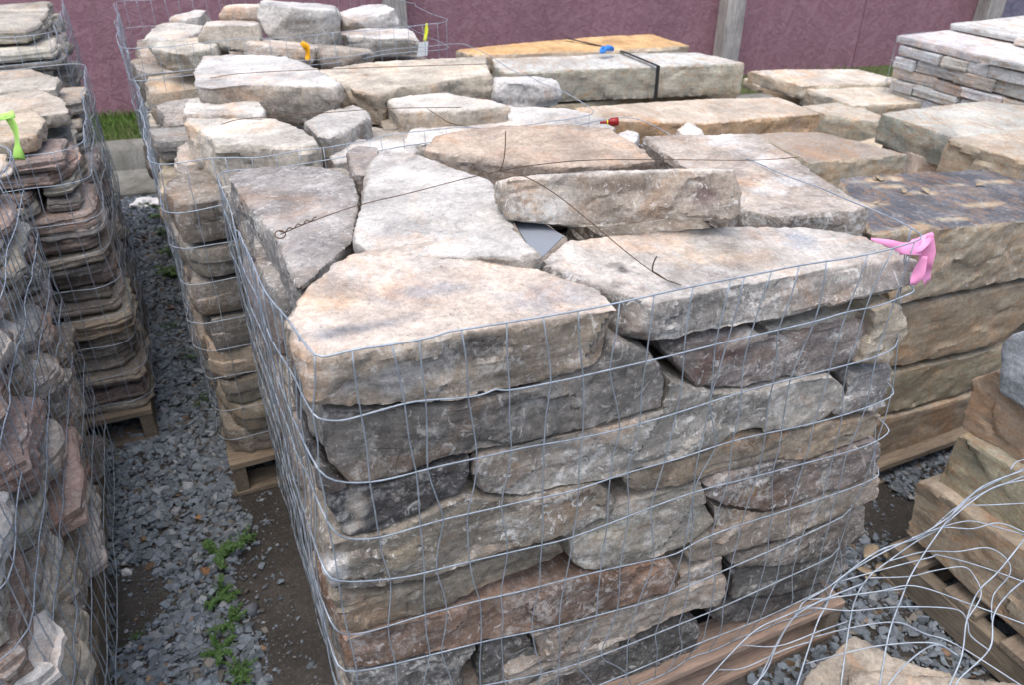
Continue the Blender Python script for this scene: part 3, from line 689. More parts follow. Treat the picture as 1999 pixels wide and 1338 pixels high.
fs('tan stone standing on end behind the corner wires', [(1746, 586), (1768, 597), (1777, 627), (1774, 657), (1751, 694), (1732, 717), (1669, 719), (1684, 694), (1703, 646), (1708, 601)], -.01, .2, TAN, .3)
fs('rounded lichened grey stone under the tan upright stone', [(1657, 748), (1667, 729), (1700, 725), (1747, 708), (1752, 742), (1737, 800), (1700, 812), (1630, 820), (1625, 802), (1656, 775)], .0, .3, (.23, .215, .2), .95)
fs('smooth brown stone in the middle of the caged front', [(1215, 932), (1222, 955), (1240, 963), (1287, 959), (1354, 941), (1404, 927), (1475, 909), (1529, 898), (1596, 898), (1641, 882), (1717, 851), (1732, 812), (1700, 815), (1632, 822), (1583, 842), (1525, 841), (1453, 847), (1404, 872), (1350, 894), (1287, 908)], .006, .36, (.29, .235, .165), .3)
fs('purplish grey stone with a rusty end below the smooth brown stone', [(1382, 946), (1386, 977), (1430, 995), (1493, 1003), (1538, 995), (1628, 959), (1726, 925), (1730, 868), (1700, 862), (1643, 886), (1597, 901), (1529, 901), (1475, 913), (1404, 931)], .0, .36, (.22, .18, .155), .8, stains=[(uy(1440, 960, FY), (.07, .05, .03), (.32, .2, .1), .8)])
fs('buff green stone in the lower middle of the caged front', [(1120, 1110), (1107, 1066), (1165, 1030), (1208, 983), (1300, 960), (1380, 942), (1385, 980), (1399, 1019), (1360, 1060), (1314, 1084), (1260, 1101), (1197, 1117), (1130, 1117)], .005, .34, (.30, .27, .215), .6, stains=[(uy(1230, 1020, FY), (.09, .05, .03), (.46, .42, .33), .8)])
fs('blackened stone with white flecks at the aisle corner of the caged front', [(617, 917), (640, 926), (677, 954), (757, 949), (835, 917), (924, 894), (918, 925), (902, 965), (835, 997), (775, 1030), (735, 1048), (671, 1053), (638, 1000)], .004, .30, (.07, .068, .068), .45, stains=[(uy(700, 990, FY), (.02, .04, .035), (.5, .46, .4), .9), (uy(685, 1035, FY), (.025, .04, .012), (.5, .46, .4), .9)])
fs('lichen edged brown stone below the blackened corner stone', [(640, 1062), (671, 1057), (735, 1051), (780, 1032), (840, 1000), (910, 971), (936, 973), (1014, 981), (1096, 961), (1170, 946), (1212, 980), (1197, 1012), (1099, 1050), (995, 1078), (939, 1097), (872, 1127), (798, 1146), (708, 1158), (643, 1160), (631, 1123)], -.006, .30, (.26, .225, .175), .95, stains=[(uy(790, 1080, FY), (.06, .05, .035), (.42, .35, .25), .8), (uy(648, 1120, FY), (.03, .05, .04), (.66, .65, .63), .9)])
fs('dirty greenish brown stone above the rusty one', [(641, 1164), (708, 1161), (798, 1149), (872, 1131), (939, 1101), (1000, 1081), (1090, 1060), (1105, 1075), (1080, 1095), (1000, 1130), (936, 1155), (872, 1188), (813, 1208), (761, 1222), (694, 1241), (668, 1236)], .004, .30, (.21, .18, .135), .2)
fs('long rusty brown stone low in the caged front', [(664, 1257), (694, 1243), (761, 1224), (824, 1213), (872, 1195), (936, 1173), (1051, 1148), (1130, 1131), (1215, 1118), (1310, 1095), (1331, 1124), (1314, 1156), (1264, 1172), (1160, 1213), (1051, 1236), (939, 1258), (824, 1286), (700, 1314), (666, 1313)], -.004, .36, (.20, .13, .09), .5)
fs('pinkish grey stone jutting from under the rusty stone', [(1033, 1244), (1160, 1215), (1264, 1175), (1318, 1158), (1334, 1126), (1417, 1085), (1424, 1140), (1403, 1184), (1330, 1205), (1240, 1250), (1180, 1275), (1110, 1302), (1065, 1300), (1046, 1275)], -.002, .3, (.30, .255, .205), .6)
fs('long brown stone rising to the low ribbon corner', [(1337, 1096), (1352, 1066), (1401, 1032), (1390, 986), (1430, 998), (1493, 1006), (1538, 998), (1628, 962), (1721, 932), (1727, 945), (1715, 970), (1700, 985), (1619, 1018), (1538, 1055), (1426, 1085), (1345, 1104)], .004, .36, (.235, .195, .15), .6)
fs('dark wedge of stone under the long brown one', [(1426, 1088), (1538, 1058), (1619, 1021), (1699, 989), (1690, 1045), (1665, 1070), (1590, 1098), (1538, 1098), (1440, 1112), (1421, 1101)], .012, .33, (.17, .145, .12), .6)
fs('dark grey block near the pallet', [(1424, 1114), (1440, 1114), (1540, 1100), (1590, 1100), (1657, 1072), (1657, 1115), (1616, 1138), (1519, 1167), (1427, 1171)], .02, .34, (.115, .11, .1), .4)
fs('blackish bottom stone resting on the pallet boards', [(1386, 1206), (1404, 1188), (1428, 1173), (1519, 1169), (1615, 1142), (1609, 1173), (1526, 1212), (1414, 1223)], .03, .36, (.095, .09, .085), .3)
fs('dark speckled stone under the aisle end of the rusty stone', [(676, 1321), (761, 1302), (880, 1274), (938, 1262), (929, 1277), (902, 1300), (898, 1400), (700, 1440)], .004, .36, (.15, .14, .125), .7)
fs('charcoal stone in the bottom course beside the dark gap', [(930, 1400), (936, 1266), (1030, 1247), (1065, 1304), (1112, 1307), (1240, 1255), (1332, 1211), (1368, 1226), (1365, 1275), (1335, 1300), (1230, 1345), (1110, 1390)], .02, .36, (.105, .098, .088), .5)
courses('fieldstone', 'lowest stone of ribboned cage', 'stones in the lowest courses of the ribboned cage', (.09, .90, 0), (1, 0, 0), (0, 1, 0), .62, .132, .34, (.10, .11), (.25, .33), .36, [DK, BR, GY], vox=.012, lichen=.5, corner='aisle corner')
courses('fieldstone', 'grey stone in aisle side of ribboned cage', 'aisle side stones of the ribboned cage', (.10, 1.96, 0), (0, -1, 0), (1, 0, 0), .66, .132, 1.02, (.06, .13), (.2, .4), .3, [BR, GY, (.3, .26, .21), TAN, PUR], vox=.010, lichen=.8, tilt=.06, layer=.06, corner='rear corner')
courses('fieldstone', 'stone in the back of the ribboned cage, facing the strapped slabs', 'rear stones of the ribboned cage', (1.24, 1.30, 0), (0, 1, 0), (-1, 0, 0), .62, .132, 1.0, (.11, .15), (.28, .34), .48, [BR, GY, TAN], vox=.016, lichen=.5)
courses('fieldstone', 'stone buried in the middle of the ribboned cage', 'core stones of the ribboned cage', (.42, 1.30, 0), (1, 0, 0), (0, 1, 0), .36, .132, 1.0, (.13, .16), (.32, .36), .6, [BR, GY], vox=.022, lichen=.4)
# top stones
def ts(label, px, z, thick, tint, bed, lichen=.5, gx=0., gy=0., x0=.6, y0=1.3, name='fieldstone', vox=.009, flare=.97, shift=(0, 0, 0), **kw):
    return top_stone(name, label, [uz(x, y, z, gx, gy, x0, y0) for x, y in px], thick, flare, shift, tint=tint, bed=bed, lichen=lichen, vox=vox, **kw)
ts('dark grey weathered slab at the tie wire corner of the ribboned cage', [(441, 345), (470, 330), (525, 323), (600, 320), (660, 331), (694, 347), (700, 385), (691, 470), (645, 508), (600, 548), (580, 562), (563, 515), (545, 472), (515, 435), (490, 408), (462, 372)], 1.10, .12, (.22, .205, .185), (.30, .275, .25), .85, vox=.008, gy=-.02)
ts('whitish smooth slab lying behind the peach topped stone', [(691, 472), (688, 440), (705, 388), (722, 330), (740, 292), (782, 286), (840, 308), (900, 330), (962, 350), (980, 400), (1010, 448), (1052, 492), (1000, 500), (900, 500), (800, 498), (730, 496)], 1.135, .11, (.30, .27, .23), (.50, .475, .43), .5, gy=-.05, gx=.03, vox=.008)
q = [(966, 352), (1000, 344), (1100, 337), (1200, 331), (1290, 327), (1380, 326), (1442, 326), (1451, 370), (1444, 430), (1380, 436), (1300, 430), (1240, 440), (1190, 451), (1100, 445), (985, 434), (966, 395)]
p0, p1 = uz(985, 437, 1.138), uz(1445, 432, 1.128); nn = np.array([-(p1 - p0)[1], (p1 - p0)[0], 0]); nn /= np.linalg.norm(nn); nt_ = nn * .97 + np.array([0, 0, -.25])
face_stone('fieldstone', 'thick brown block with white flecks tilted on top of the pile', [onplane(x, y, p0, nt_) for x, y in q], (nn[0], nn[1], -.35), .095, taper=.95, tint=(.36, .30, .235), bed=(.5, .46, .4), lichen=.75, vox=.006, stains=[(uz(1370, 372, 1.18), (.06, .05, .03), (.13, .085, .08), .85), (uz(1200, 350, 1.2), (.14, .06, .02), (.2, .155, .12), .7), (uz(1060, 400, 1.18), (.10, .05, .04), (.5, .46, .4), .8), (uz(1090, 420, 1.16), (.03, .03, .02), (.68, .67, .65), .9)])
ts('reddish brown flat stone with a dark chipped edge behind the tilted block', [(822, 292), (850, 263), (900, 252), (965, 243), (1100, 240), (1190, 248), (1250, 285), (1287, 313), (1200, 322), (1100, 325), (1000, 318), (930, 305), (870, 302)], 1.115, .075, (.27, .21, .155), (.44, .34, .25), .3, gy=.03)
ts('brown slab with white streaks lying beside the tilted block', [(1256, 266), (1300, 262), (1380, 260), (1475, 258), (1545, 300), (1620, 350), (1704, 404), (1650, 412), (1590, 416), (1520, 423), (1455, 408), (1400, 375), (1330, 320), (1285, 290)], 1.085, .085, (.24, .20, .155), (.41, .345, .28), .8, stains=[(uz(1540, 360, 1.085), (.13, .06, .03), (.62, .6, .57), .9), (uz(1420, 275, 1.085), (.05, .2, .03), (.62, .6, .57), .8)])
ts('small dark stone between the grey slab and the white slab', [(676, 296), (700, 280), (738, 286), (745, 310), (720, 345), (690, 340)], 1.10, .1, (.2, .18, .16), (.3, .27, .24), .6)
ts('pale stone sunk behind the white slab', [(632, 290), (700, 268), (790, 272), (820, 292), (760, 305), (700, 310), (650, 318)], 1.02, .08, (.4, .37, .32), (.58, .55, .5), .5)
bm = bmesh.new()
A_ = [uz(x, y, z) for x, y, z in ((1000, 428, 1.115), (1060, 436, 1.115), (1100, 462, 1.118), (1058, 503, 1.128), (1028, 476, 1.126))]
f0 = bm.faces.new([bm.verts.new(tuple(p - A_[0])) for p in A_]); bm.normal_update()
bmesh.ops.solidify(bm, geom=bm.faces[:], thickness=.002)
tag(bm_obj('metal_offcut', bm, M['sheet'], None, tuple(A_[0])), 'bent piece of plain grey sheet metal tucked under the tilted block', 'metal sheet')

# main cage
W = [
 [(603, 699), (640, 698), (683, 684), (764, 674), (845, 658), (870, 648), (917, 641), (990, 629), (1060, 618), (1130, 606), (1190, 594), (1250, 581), (1330, 563), (1400, 549), (1480, 534), (1560, 517), (1640, 506), (1720, 491), (1790, 470), (1818, 458)],
 [(605, 812), (629, 821), (667, 823), (700, 814), (775, 793), (824, 782), (921, 778), (958, 765), (969, 760), (990, 765), (1055, 752), (1117, 740), (1184, 724), (1300, 698), (1401, 672), (1460, 658), (1549, 637), (1609, 623), (1650, 608), (1710, 599), (1747, 584), (1781, 571), (1797, 560)],
 [(612, 915), (649, 942), (723, 944), (790, 929), (857, 911), (932, 896), (999, 880), (1062, 868), (1130, 858), (1251, 829), (1354, 797), (1448, 766), (1538, 743), (1659, 712), (1735, 690), (1778, 656)],
 [(630, 1012), (660, 1048), (694, 1054), (738, 1052), (798, 1035), (865, 1015), (936, 1000), (999, 985), (1058, 972), (1126, 959), (1224, 923), (1332, 896), (1430, 860), (1525, 842), (1619, 820), (1691, 797), (1740, 777), (1757, 757)],
 [(630, 1115), (653, 1138), (738, 1134), (809, 1125), (872, 1108), (999, 1079), (1058, 1065), (1112, 1053), (1224, 1010), (1359, 959), (1448, 939), (1538, 914), (1628, 891), (1700, 869), (1735, 847), (1740, 833)],
 [(640, 1212), (660, 1235), (690, 1242), (761, 1223), (809, 1207), (872, 1190), (936, 1173), (999, 1160), (1051, 1147), (1130, 1126), (1251, 1098), (1323, 1084), (1359, 1057), (1448, 1024), (1538, 997), (1637, 963), (1709, 936), (1730, 918)],
 [(655, 1300), (682, 1318), (820, 1285), (880, 1270), (939, 1255), (999, 1242), (1058, 1231), (1160, 1204), (1287, 1170), (1341, 1147), (1422, 1111), (1538, 1062), (1619, 1022), (1700, 988)],
 [(672, 1400), (760, 1378), (947, 1338), (1058, 1318), (1160, 1287), (1340, 1214), (1403, 1190), (1519, 1136), (1600, 1100), (1672, 1065)],
 [(690, 1480), (947, 1415), (1160, 1345), (1340, 1266), (1433, 1231), (1507, 1201), (1615, 1149), (1668, 1120)],
]
fronts = []
for k, w in enumerate(W):
    fronts.append(catmull([uy(x, y, FY - .022, FM, .1) for x, y in w], 3))
cageA, loopsA = cage('galvanised wire cage round the big pile with the pink ribbon', .082, 1.262, .862, 1.955, .14, 1.085, dz=.105, ds=.056, r=.05, wob=.012, seed=3, front=fronts,
     sides='fl', tops=lambda a, b: (-.035 if b > 1.5 else .04 * max(0, 1.4 - b)))
# right-hand and back uprights come with the loops; a top selvage pulled in at the tie corner
# tie wires over the top
TP = [uz(547, 457, 1.135), uz(612, 430, 1.15), uz(700, 400, 1.165), uz(800, 376, 1.18), uz(900, 350, 1.205), uz(975, 333, 1.25)]
tie = empty('tie_wire', tuple(TP[0]), 'thin rusty tie wire stretched across the top of the ribboned cage', 'wire')
wire('strand', catmull(TP, 6), .0009, 'rust_wire', tie)
wire('strand', catmull([TP[5], uz(1040, 322, 1.25), uz(1150, 312, 1.2), uz(1300, 311, 1.15), uz(1470, 312, 1.13), uz(1560, 306, 1.12)], 6), .0009, 'rust_wire', tie)
wire('strand', catmull([TP[5], uz(1020, 342, 1.252), uz(1080, 375, 1.24), uz(1150, 430, 1.21), uz(1230, 497, 1.17), uz(1290, 540, 1.145), uz(1330, 556, 1.135)], 6), .0009, 'rust_wire', tie)
tw = [TP[0] + (TP[1] - TP[0]) * t / 14 * 1.1 + np.array([0, .0022 * math.sin(t * 1.9), .0025 * math.cos(t * 1.9) + .003]) for t in range(15)]
wire('twist', catmull(tw, 2), .0011, 'rust_wire', tie)
rg = [TP[0] + .009 * np.array([math.cos(a), math.sin(a) * .8, math.sin(a) * .5]) for a in np.linspace(0, 6.2, 14)]
wire('loop', rg, .0013, 'rust_wire', tie, True)
wire('tail', catmull([uz(1300, 545, 1.145), uz(1285, 535, 1.15), uz(1274, 528, 1.16), uz(1276, 512, 1.175), uz(1282, 500, 1.19)], 4), .0011, 'rust_wire', tie)
wire('tail', catmull([uz(975, 333, 1.25), uz(982, 318, 1.265), uz(986, 290, 1.29), uz(987, 255, 1.32)], 4), .0009, 'rust_wire', tie)

# pink ribbon
def ribbon(name, label, strips, mat, cat='ribbon'):
    base = np.mean([p for s in strips for p in s[0]], 0)
    bm = bmesh.new()
    for pts, ws in strips:
        P = catmull(pts, 5); n = len(P); T = np.gradient(P, axis=0); T /= np.linalg.norm(T, axis=1)[:, None] + 1e-9
        prev = None
        for i in range(n):
            t = i / (n - 1); w = np.interp(t, np.linspace(0, 1, len(ws)), ws)
            d = ray(999, 669); s = np.cross(T[i], d / np.linalg.norm(d) + .5 * np.array([math.sin(t * 4), math.cos(t * 5), .3])); s /= np.linalg.norm(s) + 1e-9
            a = bm.verts.new(tuple(P[i] - s * w / 2 - base)); m_ = bm.verts.new(tuple(P[i] - base + .15 * w * np.cross(s, T[i]))); b_ = bm.verts.new(tuple(P[i] + s * w / 2 - base))
            if prev: bm.faces.new((prev[0], a, m_, prev[1])); bm.faces.new((prev[1], m_, b_, prev[2]))
            prev = (a, m_, b_)
    bm.normal_update(); bmesh.ops.solidify(bm, geom=bm.faces[:], thickness=.0004)
    o = bm_obj(name, bm, M[mat], None, tuple(base)); o.data.polygons.foreach_set('use_smooth', [True] * len(o.data.polygons))
    return tag(o, label, cat)
Q = lambda x, y, d=0.: uy(x, y, .845 + d)
ribbon('flagging_ribbon', 'torn bright pink flagging ribbon knotted on the cage corner wire',
       [([Q(1700, 466, .03), Q(1735, 474, .01), Q(1765, 484, 0), Q(1800, 483, -.005)], [.004, .012, .020, .026]),
        ([Q(1756, 494), Q(1790, 478), Q(1822, 458)], [.006, .026, .012]),
        ([Q(1816, 456), Q(1812, 490), Q(1806, 520), Q(1812, 552)], [.012, .024, .024, .020]),
        ([Q(1806, 500, -.004), Q(1794, 530, -.004), Q(1782, 556, -.004)], [.010, .020, .014])], 'pink')

# ================================================================== SECOND PILE, behind the main one
pallet(-.045, 1.15, 1.995, 3.03, 'worn grey wooden pallet under the second caged pile')
courses('fieldstone', 'brown stone in aisle side of second cage', 'aisle side stones of the second cage', (-.03, 3.06, 0), (0, -1, 0), (1, 0, 0), .74, .132, .98, (.055, .12), (.18, .4), .3, [BR, TAN, (.36, .32, .27), GY], vox=.011, lichen=.6, bulge=.02, tilt=.06, jitter=.03, layer=.06, corner='rear corner')
courses('fieldstone', 'brown corner block of second cage', 'front corner stones of the second cage', (-.02, 2.02, 0), (1, 0, 0), (0, 1, 0), .30, .132, .95, (.09, .125), (.26, .3), .3, [BR, (.27, .23, .17), (.2, .175, .145), TAN], vox=.010, lichen=.4, jitter=.012, layer=.06, corner='aisle')
courses('fieldstone', 'stone buried in the second cage behind the ribboned one', 'core stones of the second cage', (.30, 2.06, 0), (1, 0, 0), (0, 1, 0), .84, .132, .95, (.13, .17), (.36, .44), .9, [BR, GY], vox=.026, lichen=.4)
def bs(label, px, z, thick, tint, bed, lichen=.4, **kw): return ts(label, px, z, thick, tint, bed, lichen, vox=kw.pop('vox', .011), x0=.5, y0=2.4, **kw)
bs('cream slab with a sloping aisle end on the second pile', [(360, 236), (364, 226), (430, 218), (540, 228), (592, 251), (626, 276), (618, 283), (560, 285), (480, 281), (420, 282), (408, 266), (380, 248)], 1.065, .125, (.5, .44, .35), (.56, .52, .44), .4, flare=1.02)
bs('grey white rounded slab above the cream slab, near the aisle wires', [(352, 222), (364, 191), (430, 184), (500, 190), (519, 210), (516, 224), (430, 224)], 1.075, .09, (.4, .37, .32), (.56, .53, .47), .6)
bs('big white flat boulder on the second pile with a brown broken front', [(372, 142), (396, 108), (470, 105), (560, 108), (602, 126), (667, 160), (655, 170), (600, 168), (540, 166), (480, 165), (410, 172), (378, 168)], 1.125, .12, (.33, .28, .22), (.57, .55, .51), .5, flare=.93, vox=.010)
bs('long tan slab with a scuffed top beside the white boulder', [(612, 137), (700, 122), (850, 113), (950, 110), (960, 146), (900, 152), (850, 162), (780, 170), (742, 186), (690, 178), (660, 158)], 1.07, .10, (.40, .34, .25), (.56, .49, .38), .3, vox=.010)
bs('tilted grey stone wedge lying in the hollow of the second pile', [(590, 236), (640, 214), (690, 201), (720, 214), (722, 226), (690, 246), (645, 268), (618, 262)], 1.06, .10, (.32, .29, .25), (.48, .45, .4), .7, gx=-.1)
bs('pale angular block in front of the scuffed tan slab', [(750, 192), (800, 184), (875, 178), (910, 186), (960, 192), (1000, 205), (930, 212), (850, 216), (775, 218)], 1.05, .12, (.4, .35, .27), (.62, .58, .5), .35)
bs('broad white slab behind the reddish brown stone', [(778, 282), (800, 252), (850, 228), (900, 214), (1000, 205), (1110, 208), (1180, 228), (1205, 250), (1150, 262), (1000, 268), (880, 280)], 1.0, .09, (.42, .38, .32), (.55, .52, .47), .5)
bs('small brown stone sunk in the hollow of the second pile', [(735, 215), (760, 212), (785, 225), (780, 250), (745, 252)], .99, .08, (.24, .2, .16), (.3, .26, .2), .3)
bs('flat tan stone at the bottom of the hollow in the second pile', [(660, 262), (720, 244), (790, 250), (840, 258), (800, 275), (700, 285)], .985, .07, (.38, .33, .26), (.5, .45, .37), .3)
bs('small grey white stone beside the red plastic bottle', [(1200, 262), (1222, 250), (1250, 256), (1245, 275), (1215, 280)], 1.0, .06, (.4, .38, .35), (.6, .57, .53), .5)
bs('white triangular stone poking up at the far corner of the second cage', [(1322, 252), (1345, 234), (1375, 252), (1365, 262), (1335, 264)], .98, .06, (.5, .48, .45), (.68, .66, .62), .3)
cageB, _ = cage('galvanised wire cage round the second pile behind the ribboned one', -.055, 1.17, 2.0, 3.07, .14, 1.06, dz=.105, ds=.056, r=.05, wob=.015, seed=8, sides='fl', rw=.0013)
tieB = empty('tie_wire', tuple(uz(440, 235, 1.09)), 'thin rusty tie wires stretched across the top of the second cage', 'wire')
for pts in ([(432, 242, 1.09), (470, 232, 1.1), (540, 226, 1.1), (640, 219, 1.1), (760, 211, 1.1), (900, 209, 1.09)], [(410, 152, 1.13), (470, 143, 1.14), (600, 136, 1.15), (760, 130, 1.14), (960, 124, 1.13)],
            [(835, 212, 1.1), (855, 225, 1.09), (880, 240, 1.06), (920, 248, 1.04)]):
    wire('strand', catmull([uz(*p) for p in pts], 5), .0011, 'rust_wire', tieB)
# red plastic bottle neck caught in the wires
PB = uz(1187, 238, 1.06); dirb = _R * .97 + np.array([0, 0, .06]); dirb /= np.linalg.norm(dirb)
prof = [(0, .0035), (.012, .0045), (.02, .006), (.028, .0125), (.044, .0135), (.046, .009)]
u1 = np.cross(dirb, _Z); u1 /= np.linalg.norm(u1); u2 = np.cross(u1, dirb); V = []; Fc = []
for i, (t, rr) in enumerate(prof):
    for k in range(12):
        a = k * math.pi / 6; V.append(tuple(dirb * (t - .02) * 1.15 + (u1 * math.cos(a) + u2 * math.sin(a)) * rr * .95))
for i in range(len(prof) - 1):
    for k in range(12): Fc.append((i * 12 + k, i * 12 + (k + 1) % 12, (i + 1) * 12 + (k + 1) % 12, (i + 1) * 12 + k))
Fc += [tuple(range(12))[::-1], tuple(range(60, 72))]
bot = mesh_obj('plastic_bottle', V, Fc, M['redglass'], None, tuple(PB), True); tag(bot, 'small dark red plastic bottle neck caught on the cage wire', 'bottle')
ringv, ringf = tube([dirb * (-.002) + (u1 * math.cos(a) + u2 * math.sin(a)) * .0068 for a in np.linspace(0, 6.0, 14)], .0015, 5, True)
mesh_obj('yellow_band', ringv, ringf, M['yellow'], bot, smooth=True)

# ================================================================== THIRD PILE, rough boulders
pallet(-.06, 1.16, 3.16, 4.2, 'wooden pallet under the pile of rough boulders by the kerb')
courses('boulder', 'rough stone in aisle side of boulder cage', 'aisle side stones of the boulder cage', (-.05, 4.2, 0), (0, -1, 0), (1, 0, 0), 1.05, .132, .98, (.12, .18), (.2, .34), .3, [BR, TAN, GY, (.4, .37, .32)], vox=.014, lichen=.7, bulge=.02, cuts=4, layer=.07, corner='kerb end')
courses('boulder', 'stone buried in the boulder cage by the kerb', 'core stones of the boulder cage', (.26, 3.22, 0), (1, 0, 0), (0, 1, 0), .86, .132, .95, (.15, .19), (.36, .44), .95, [BR, GY, TAN], vox=.028, lichen=.5)
def boulder(label, px0, px1, py0, py1, Y, d, tint, bed, lichen=.5, cuts=11, skew=0., zb=None, vox=.013):
    """rough boulder filling the sighted extent px0..px1, py0..py1 at depth Y"""
    c = uy((px0 + px1) / 2, (py0 + py1) / 2, Y); dist = float((c - _C) @ _A); s = dist / FPX
    w = (px1 - px0) * s * 1.02; h = max(.08, (py1 - py0) * s * 1.05 - d * .17)
    pl = plan(w, d); rt = -YAW * .7 + skew; cc, ss = math.cos(rt), math.sin(rt); tx, ty = rnd.uniform(-.25, .25), rnd.uniform(-.2, .2)
    rg = lambda z, k: [(c[0] + k * (cc * x - ss * y), c[1] + k * (ss * x + cc * y), c[2] + z * h + tx * x * .5 + ty * y * .5) for x, y in pl]
    stone('boulder', label, [rg(-.5, .95), rg(-.2, 1.), rg(.25, .99), rg(.5, rnd.uniform(.82, .95))], tint=tint, bed=bed, lichen=lichen, vox=vox * .62, cuts=cuts, amp=.8, deep=(.72, .92))
boulder('small white veined boulder at the end of the scuffed tan slab', 938, 1100, 152, 204, 2.5, .22, (.40, .385, .36), (.52, .51, .48), .8, vox=.01)
boulder('big white pitted boulder on top of the pile by the fence', 508, 668, 0, 98, 3.5, .34, (.42, .40, .36), (.56, .545, .51), .7)
boulder('brown squared boulder beside the white pitted one', 398, 514, 36, 100, 3.4, .26, (.30, .26, .2), (.5, .46, .4), .3)
boulder('low pale boulder at the aisle corner of the boulder cage', 294, 402, 48, 112, 3.66, .3, (.36, .33, .28), (.55, .52, .46), .6)
boulder('tan round boulder at the front aisle corner of the boulder cage', 304, 446, 76, 135, 3.32, .28, (.36, .32, .24), (.5, .46, .38), .6)
boulder('flat grey boulder with the orange ribbon behind it', 488, 628, 82, 130, 3.28, .26, (.36, .32, .27), (.50, .46, .40), .5)
boulder('brown flat boulder under the long lichened one', 600, 732, 95, 132, 3.27, .24, (.30, .25, .2), (.4, .35, .28), .3)
boulder('long lichened grey boulder at the white tag', 660, 822, 56, 108, 3.5, .28, (.40, .37, .32), (.55, .52, .48), .9)
boulder('pale triangular boulder in front of the fence post', 662, 768, 12, 66, 3.95, .3, (.42, .40, .37), (.58, .56, .53), .7, skew=.4)
boulder('orange tinged flat boulder at the back of the boulder cage', 432, 566, 10, 46, 4.0, .3, (.42, .33, .25), (.62, .54, .44), .3)
boulder('small grey boulder at the back of the boulder cage', 338, 404, 28, 62, 4.0, .2, (.36, .34, .3), (.52, .5, .46), .6)
boulder('white boulder cap behind the big pitted boulder', 600, 662, 18, 60, 3.9, .25, (.45, .43, .4), (.62, .6, .57), .6)
cage('galvanised wire cage round the rough boulders by the kerb', -.09, 1.14, 3.16, 4.25, .14, 1.13, dz=.11, ds=.06, r=.06, wob=.02, seed=15, sides='flb', rw=.0013)
o_ = uy(597, 98, 3.14)
ribbon('flagging_ribbon', 'short orange flagging ribbon tied to the boulder cage', [([uy(588, 82, 3.13), uy(598, 92, 3.12), uy(601, 108, 3.12), uy(599, 118, 3.12)], [.015, .03, .03, .01])], 'orange')
ribbon('flagging_ribbon', 'thin yellow flagging tail above the white tag', [([uy(833, 45, 3.2), uy(832, 62, 3.2), uy(829, 80, 3.2)], [.006, .02, .012])], 'yellow')
bm = bmesh.new(); tg = [uy(x, y, 3.2) for x, y in ((818, 82), (836, 80), (834, 108), (814, 110))]
bm.faces.new([bm.verts.new(tuple(p - tg[3])) for p in tg]); bm.normal_update(); bmesh.ops.solidify(bm, geom=bm.faces[:], thickness=.001)
tag(bm_obj('paper_tag', bm, M['whiteplastic'], None, tuple(tg[3])), 'blank white tag hanging on the boulder cage wire', 'tag')

# ================================================================== LEFT PILES
pallet(-1.36, -.25, 2.40, 3.42, 'grey wooden pallet under the thin flat stones by the aisle')
FLT = [(.25, .215, .17), (.30, .26, .2), (.19, .17, .145), (.35, .31, .25), (.28, .21, .175), (.24, .225, .2)]
courses('flagstone', 'thin stone of lime ribbon cage', 'thin flat stones of the lime ribbon cage', (-1.02, 2.43, 0), (1, 0, 0), (0, 1, 0), .77, .132, .985, (.030, .056), (.18, .46), .3, FLT, vox=.0075, lichen=.35, jitter=.034, tilt=.06, cuts=4, corner='-aisle corner')
courses('flagstone', 'thin stone in aisle side of lime ribbon cage', 'aisle side flat stones of the lime ribbon cage', (-.26, 2.74, 0), (0, 1, 0), (-1, 0, 0), .66, .132, .985, (.032, .062), (.18, .4), .3, FLT, vox=.009, lichen=.35, tilt=.06, jitter=.03, cuts=3, corner='front corner')
courses('flagstone', 'flat stone buried in the lime ribbon cage', 'core stones of the lime ribbon cage', (-1.02, 2.76, 0), (1, 0, 0), (0, 1, 0), .46, .132, 1.0, (.15, .17), (.4, .46), .62, FLT, vox=.028)
for k, (px, z, th, t) in enumerate((([(-40, 235), (60, 205), (92, 232), (70, 262), (-40, 285)], 1.04, .045, (.34, .28, .2)), ([(-30, 190), (70, 170), (132, 196), (138, 218), (80, 228), (-30, 225)], 1.035, .04, (.32, .28, .22)),
                                   ([(-30, 140), (60, 132), (115, 150), (110, 175), (40, 178), (-30, 180)], 1.03, .04, (.3, .27, .22)))):
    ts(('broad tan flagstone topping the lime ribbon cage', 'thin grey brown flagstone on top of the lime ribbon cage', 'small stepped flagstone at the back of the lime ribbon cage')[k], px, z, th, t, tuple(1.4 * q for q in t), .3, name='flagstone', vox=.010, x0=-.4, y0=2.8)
cage('galvanised wire cage round the thin flat stones with the lime ribbon', -1.38, -.225, 2.385, 3.44, .14, 1.03, dz=.105, ds=.056, r=.07, wob=.015, seed=21, sides='fr', rw=.0013)
ribbon('flagging_ribbon', 'long lime green flagging ribbon hanging on the flat stone cage', [([uy(-6, 232, 2.37), uy(10, 226, 2.365), uy(28, 222, 2.365)], [.01, .02, .02]), ([uy(14, 224, 2.36), uy(28, 250, 2.36), uy(34, 280, 2.355), uy(38, 312, 2.355)], [.018, .028, .032, .026])], 'lime')
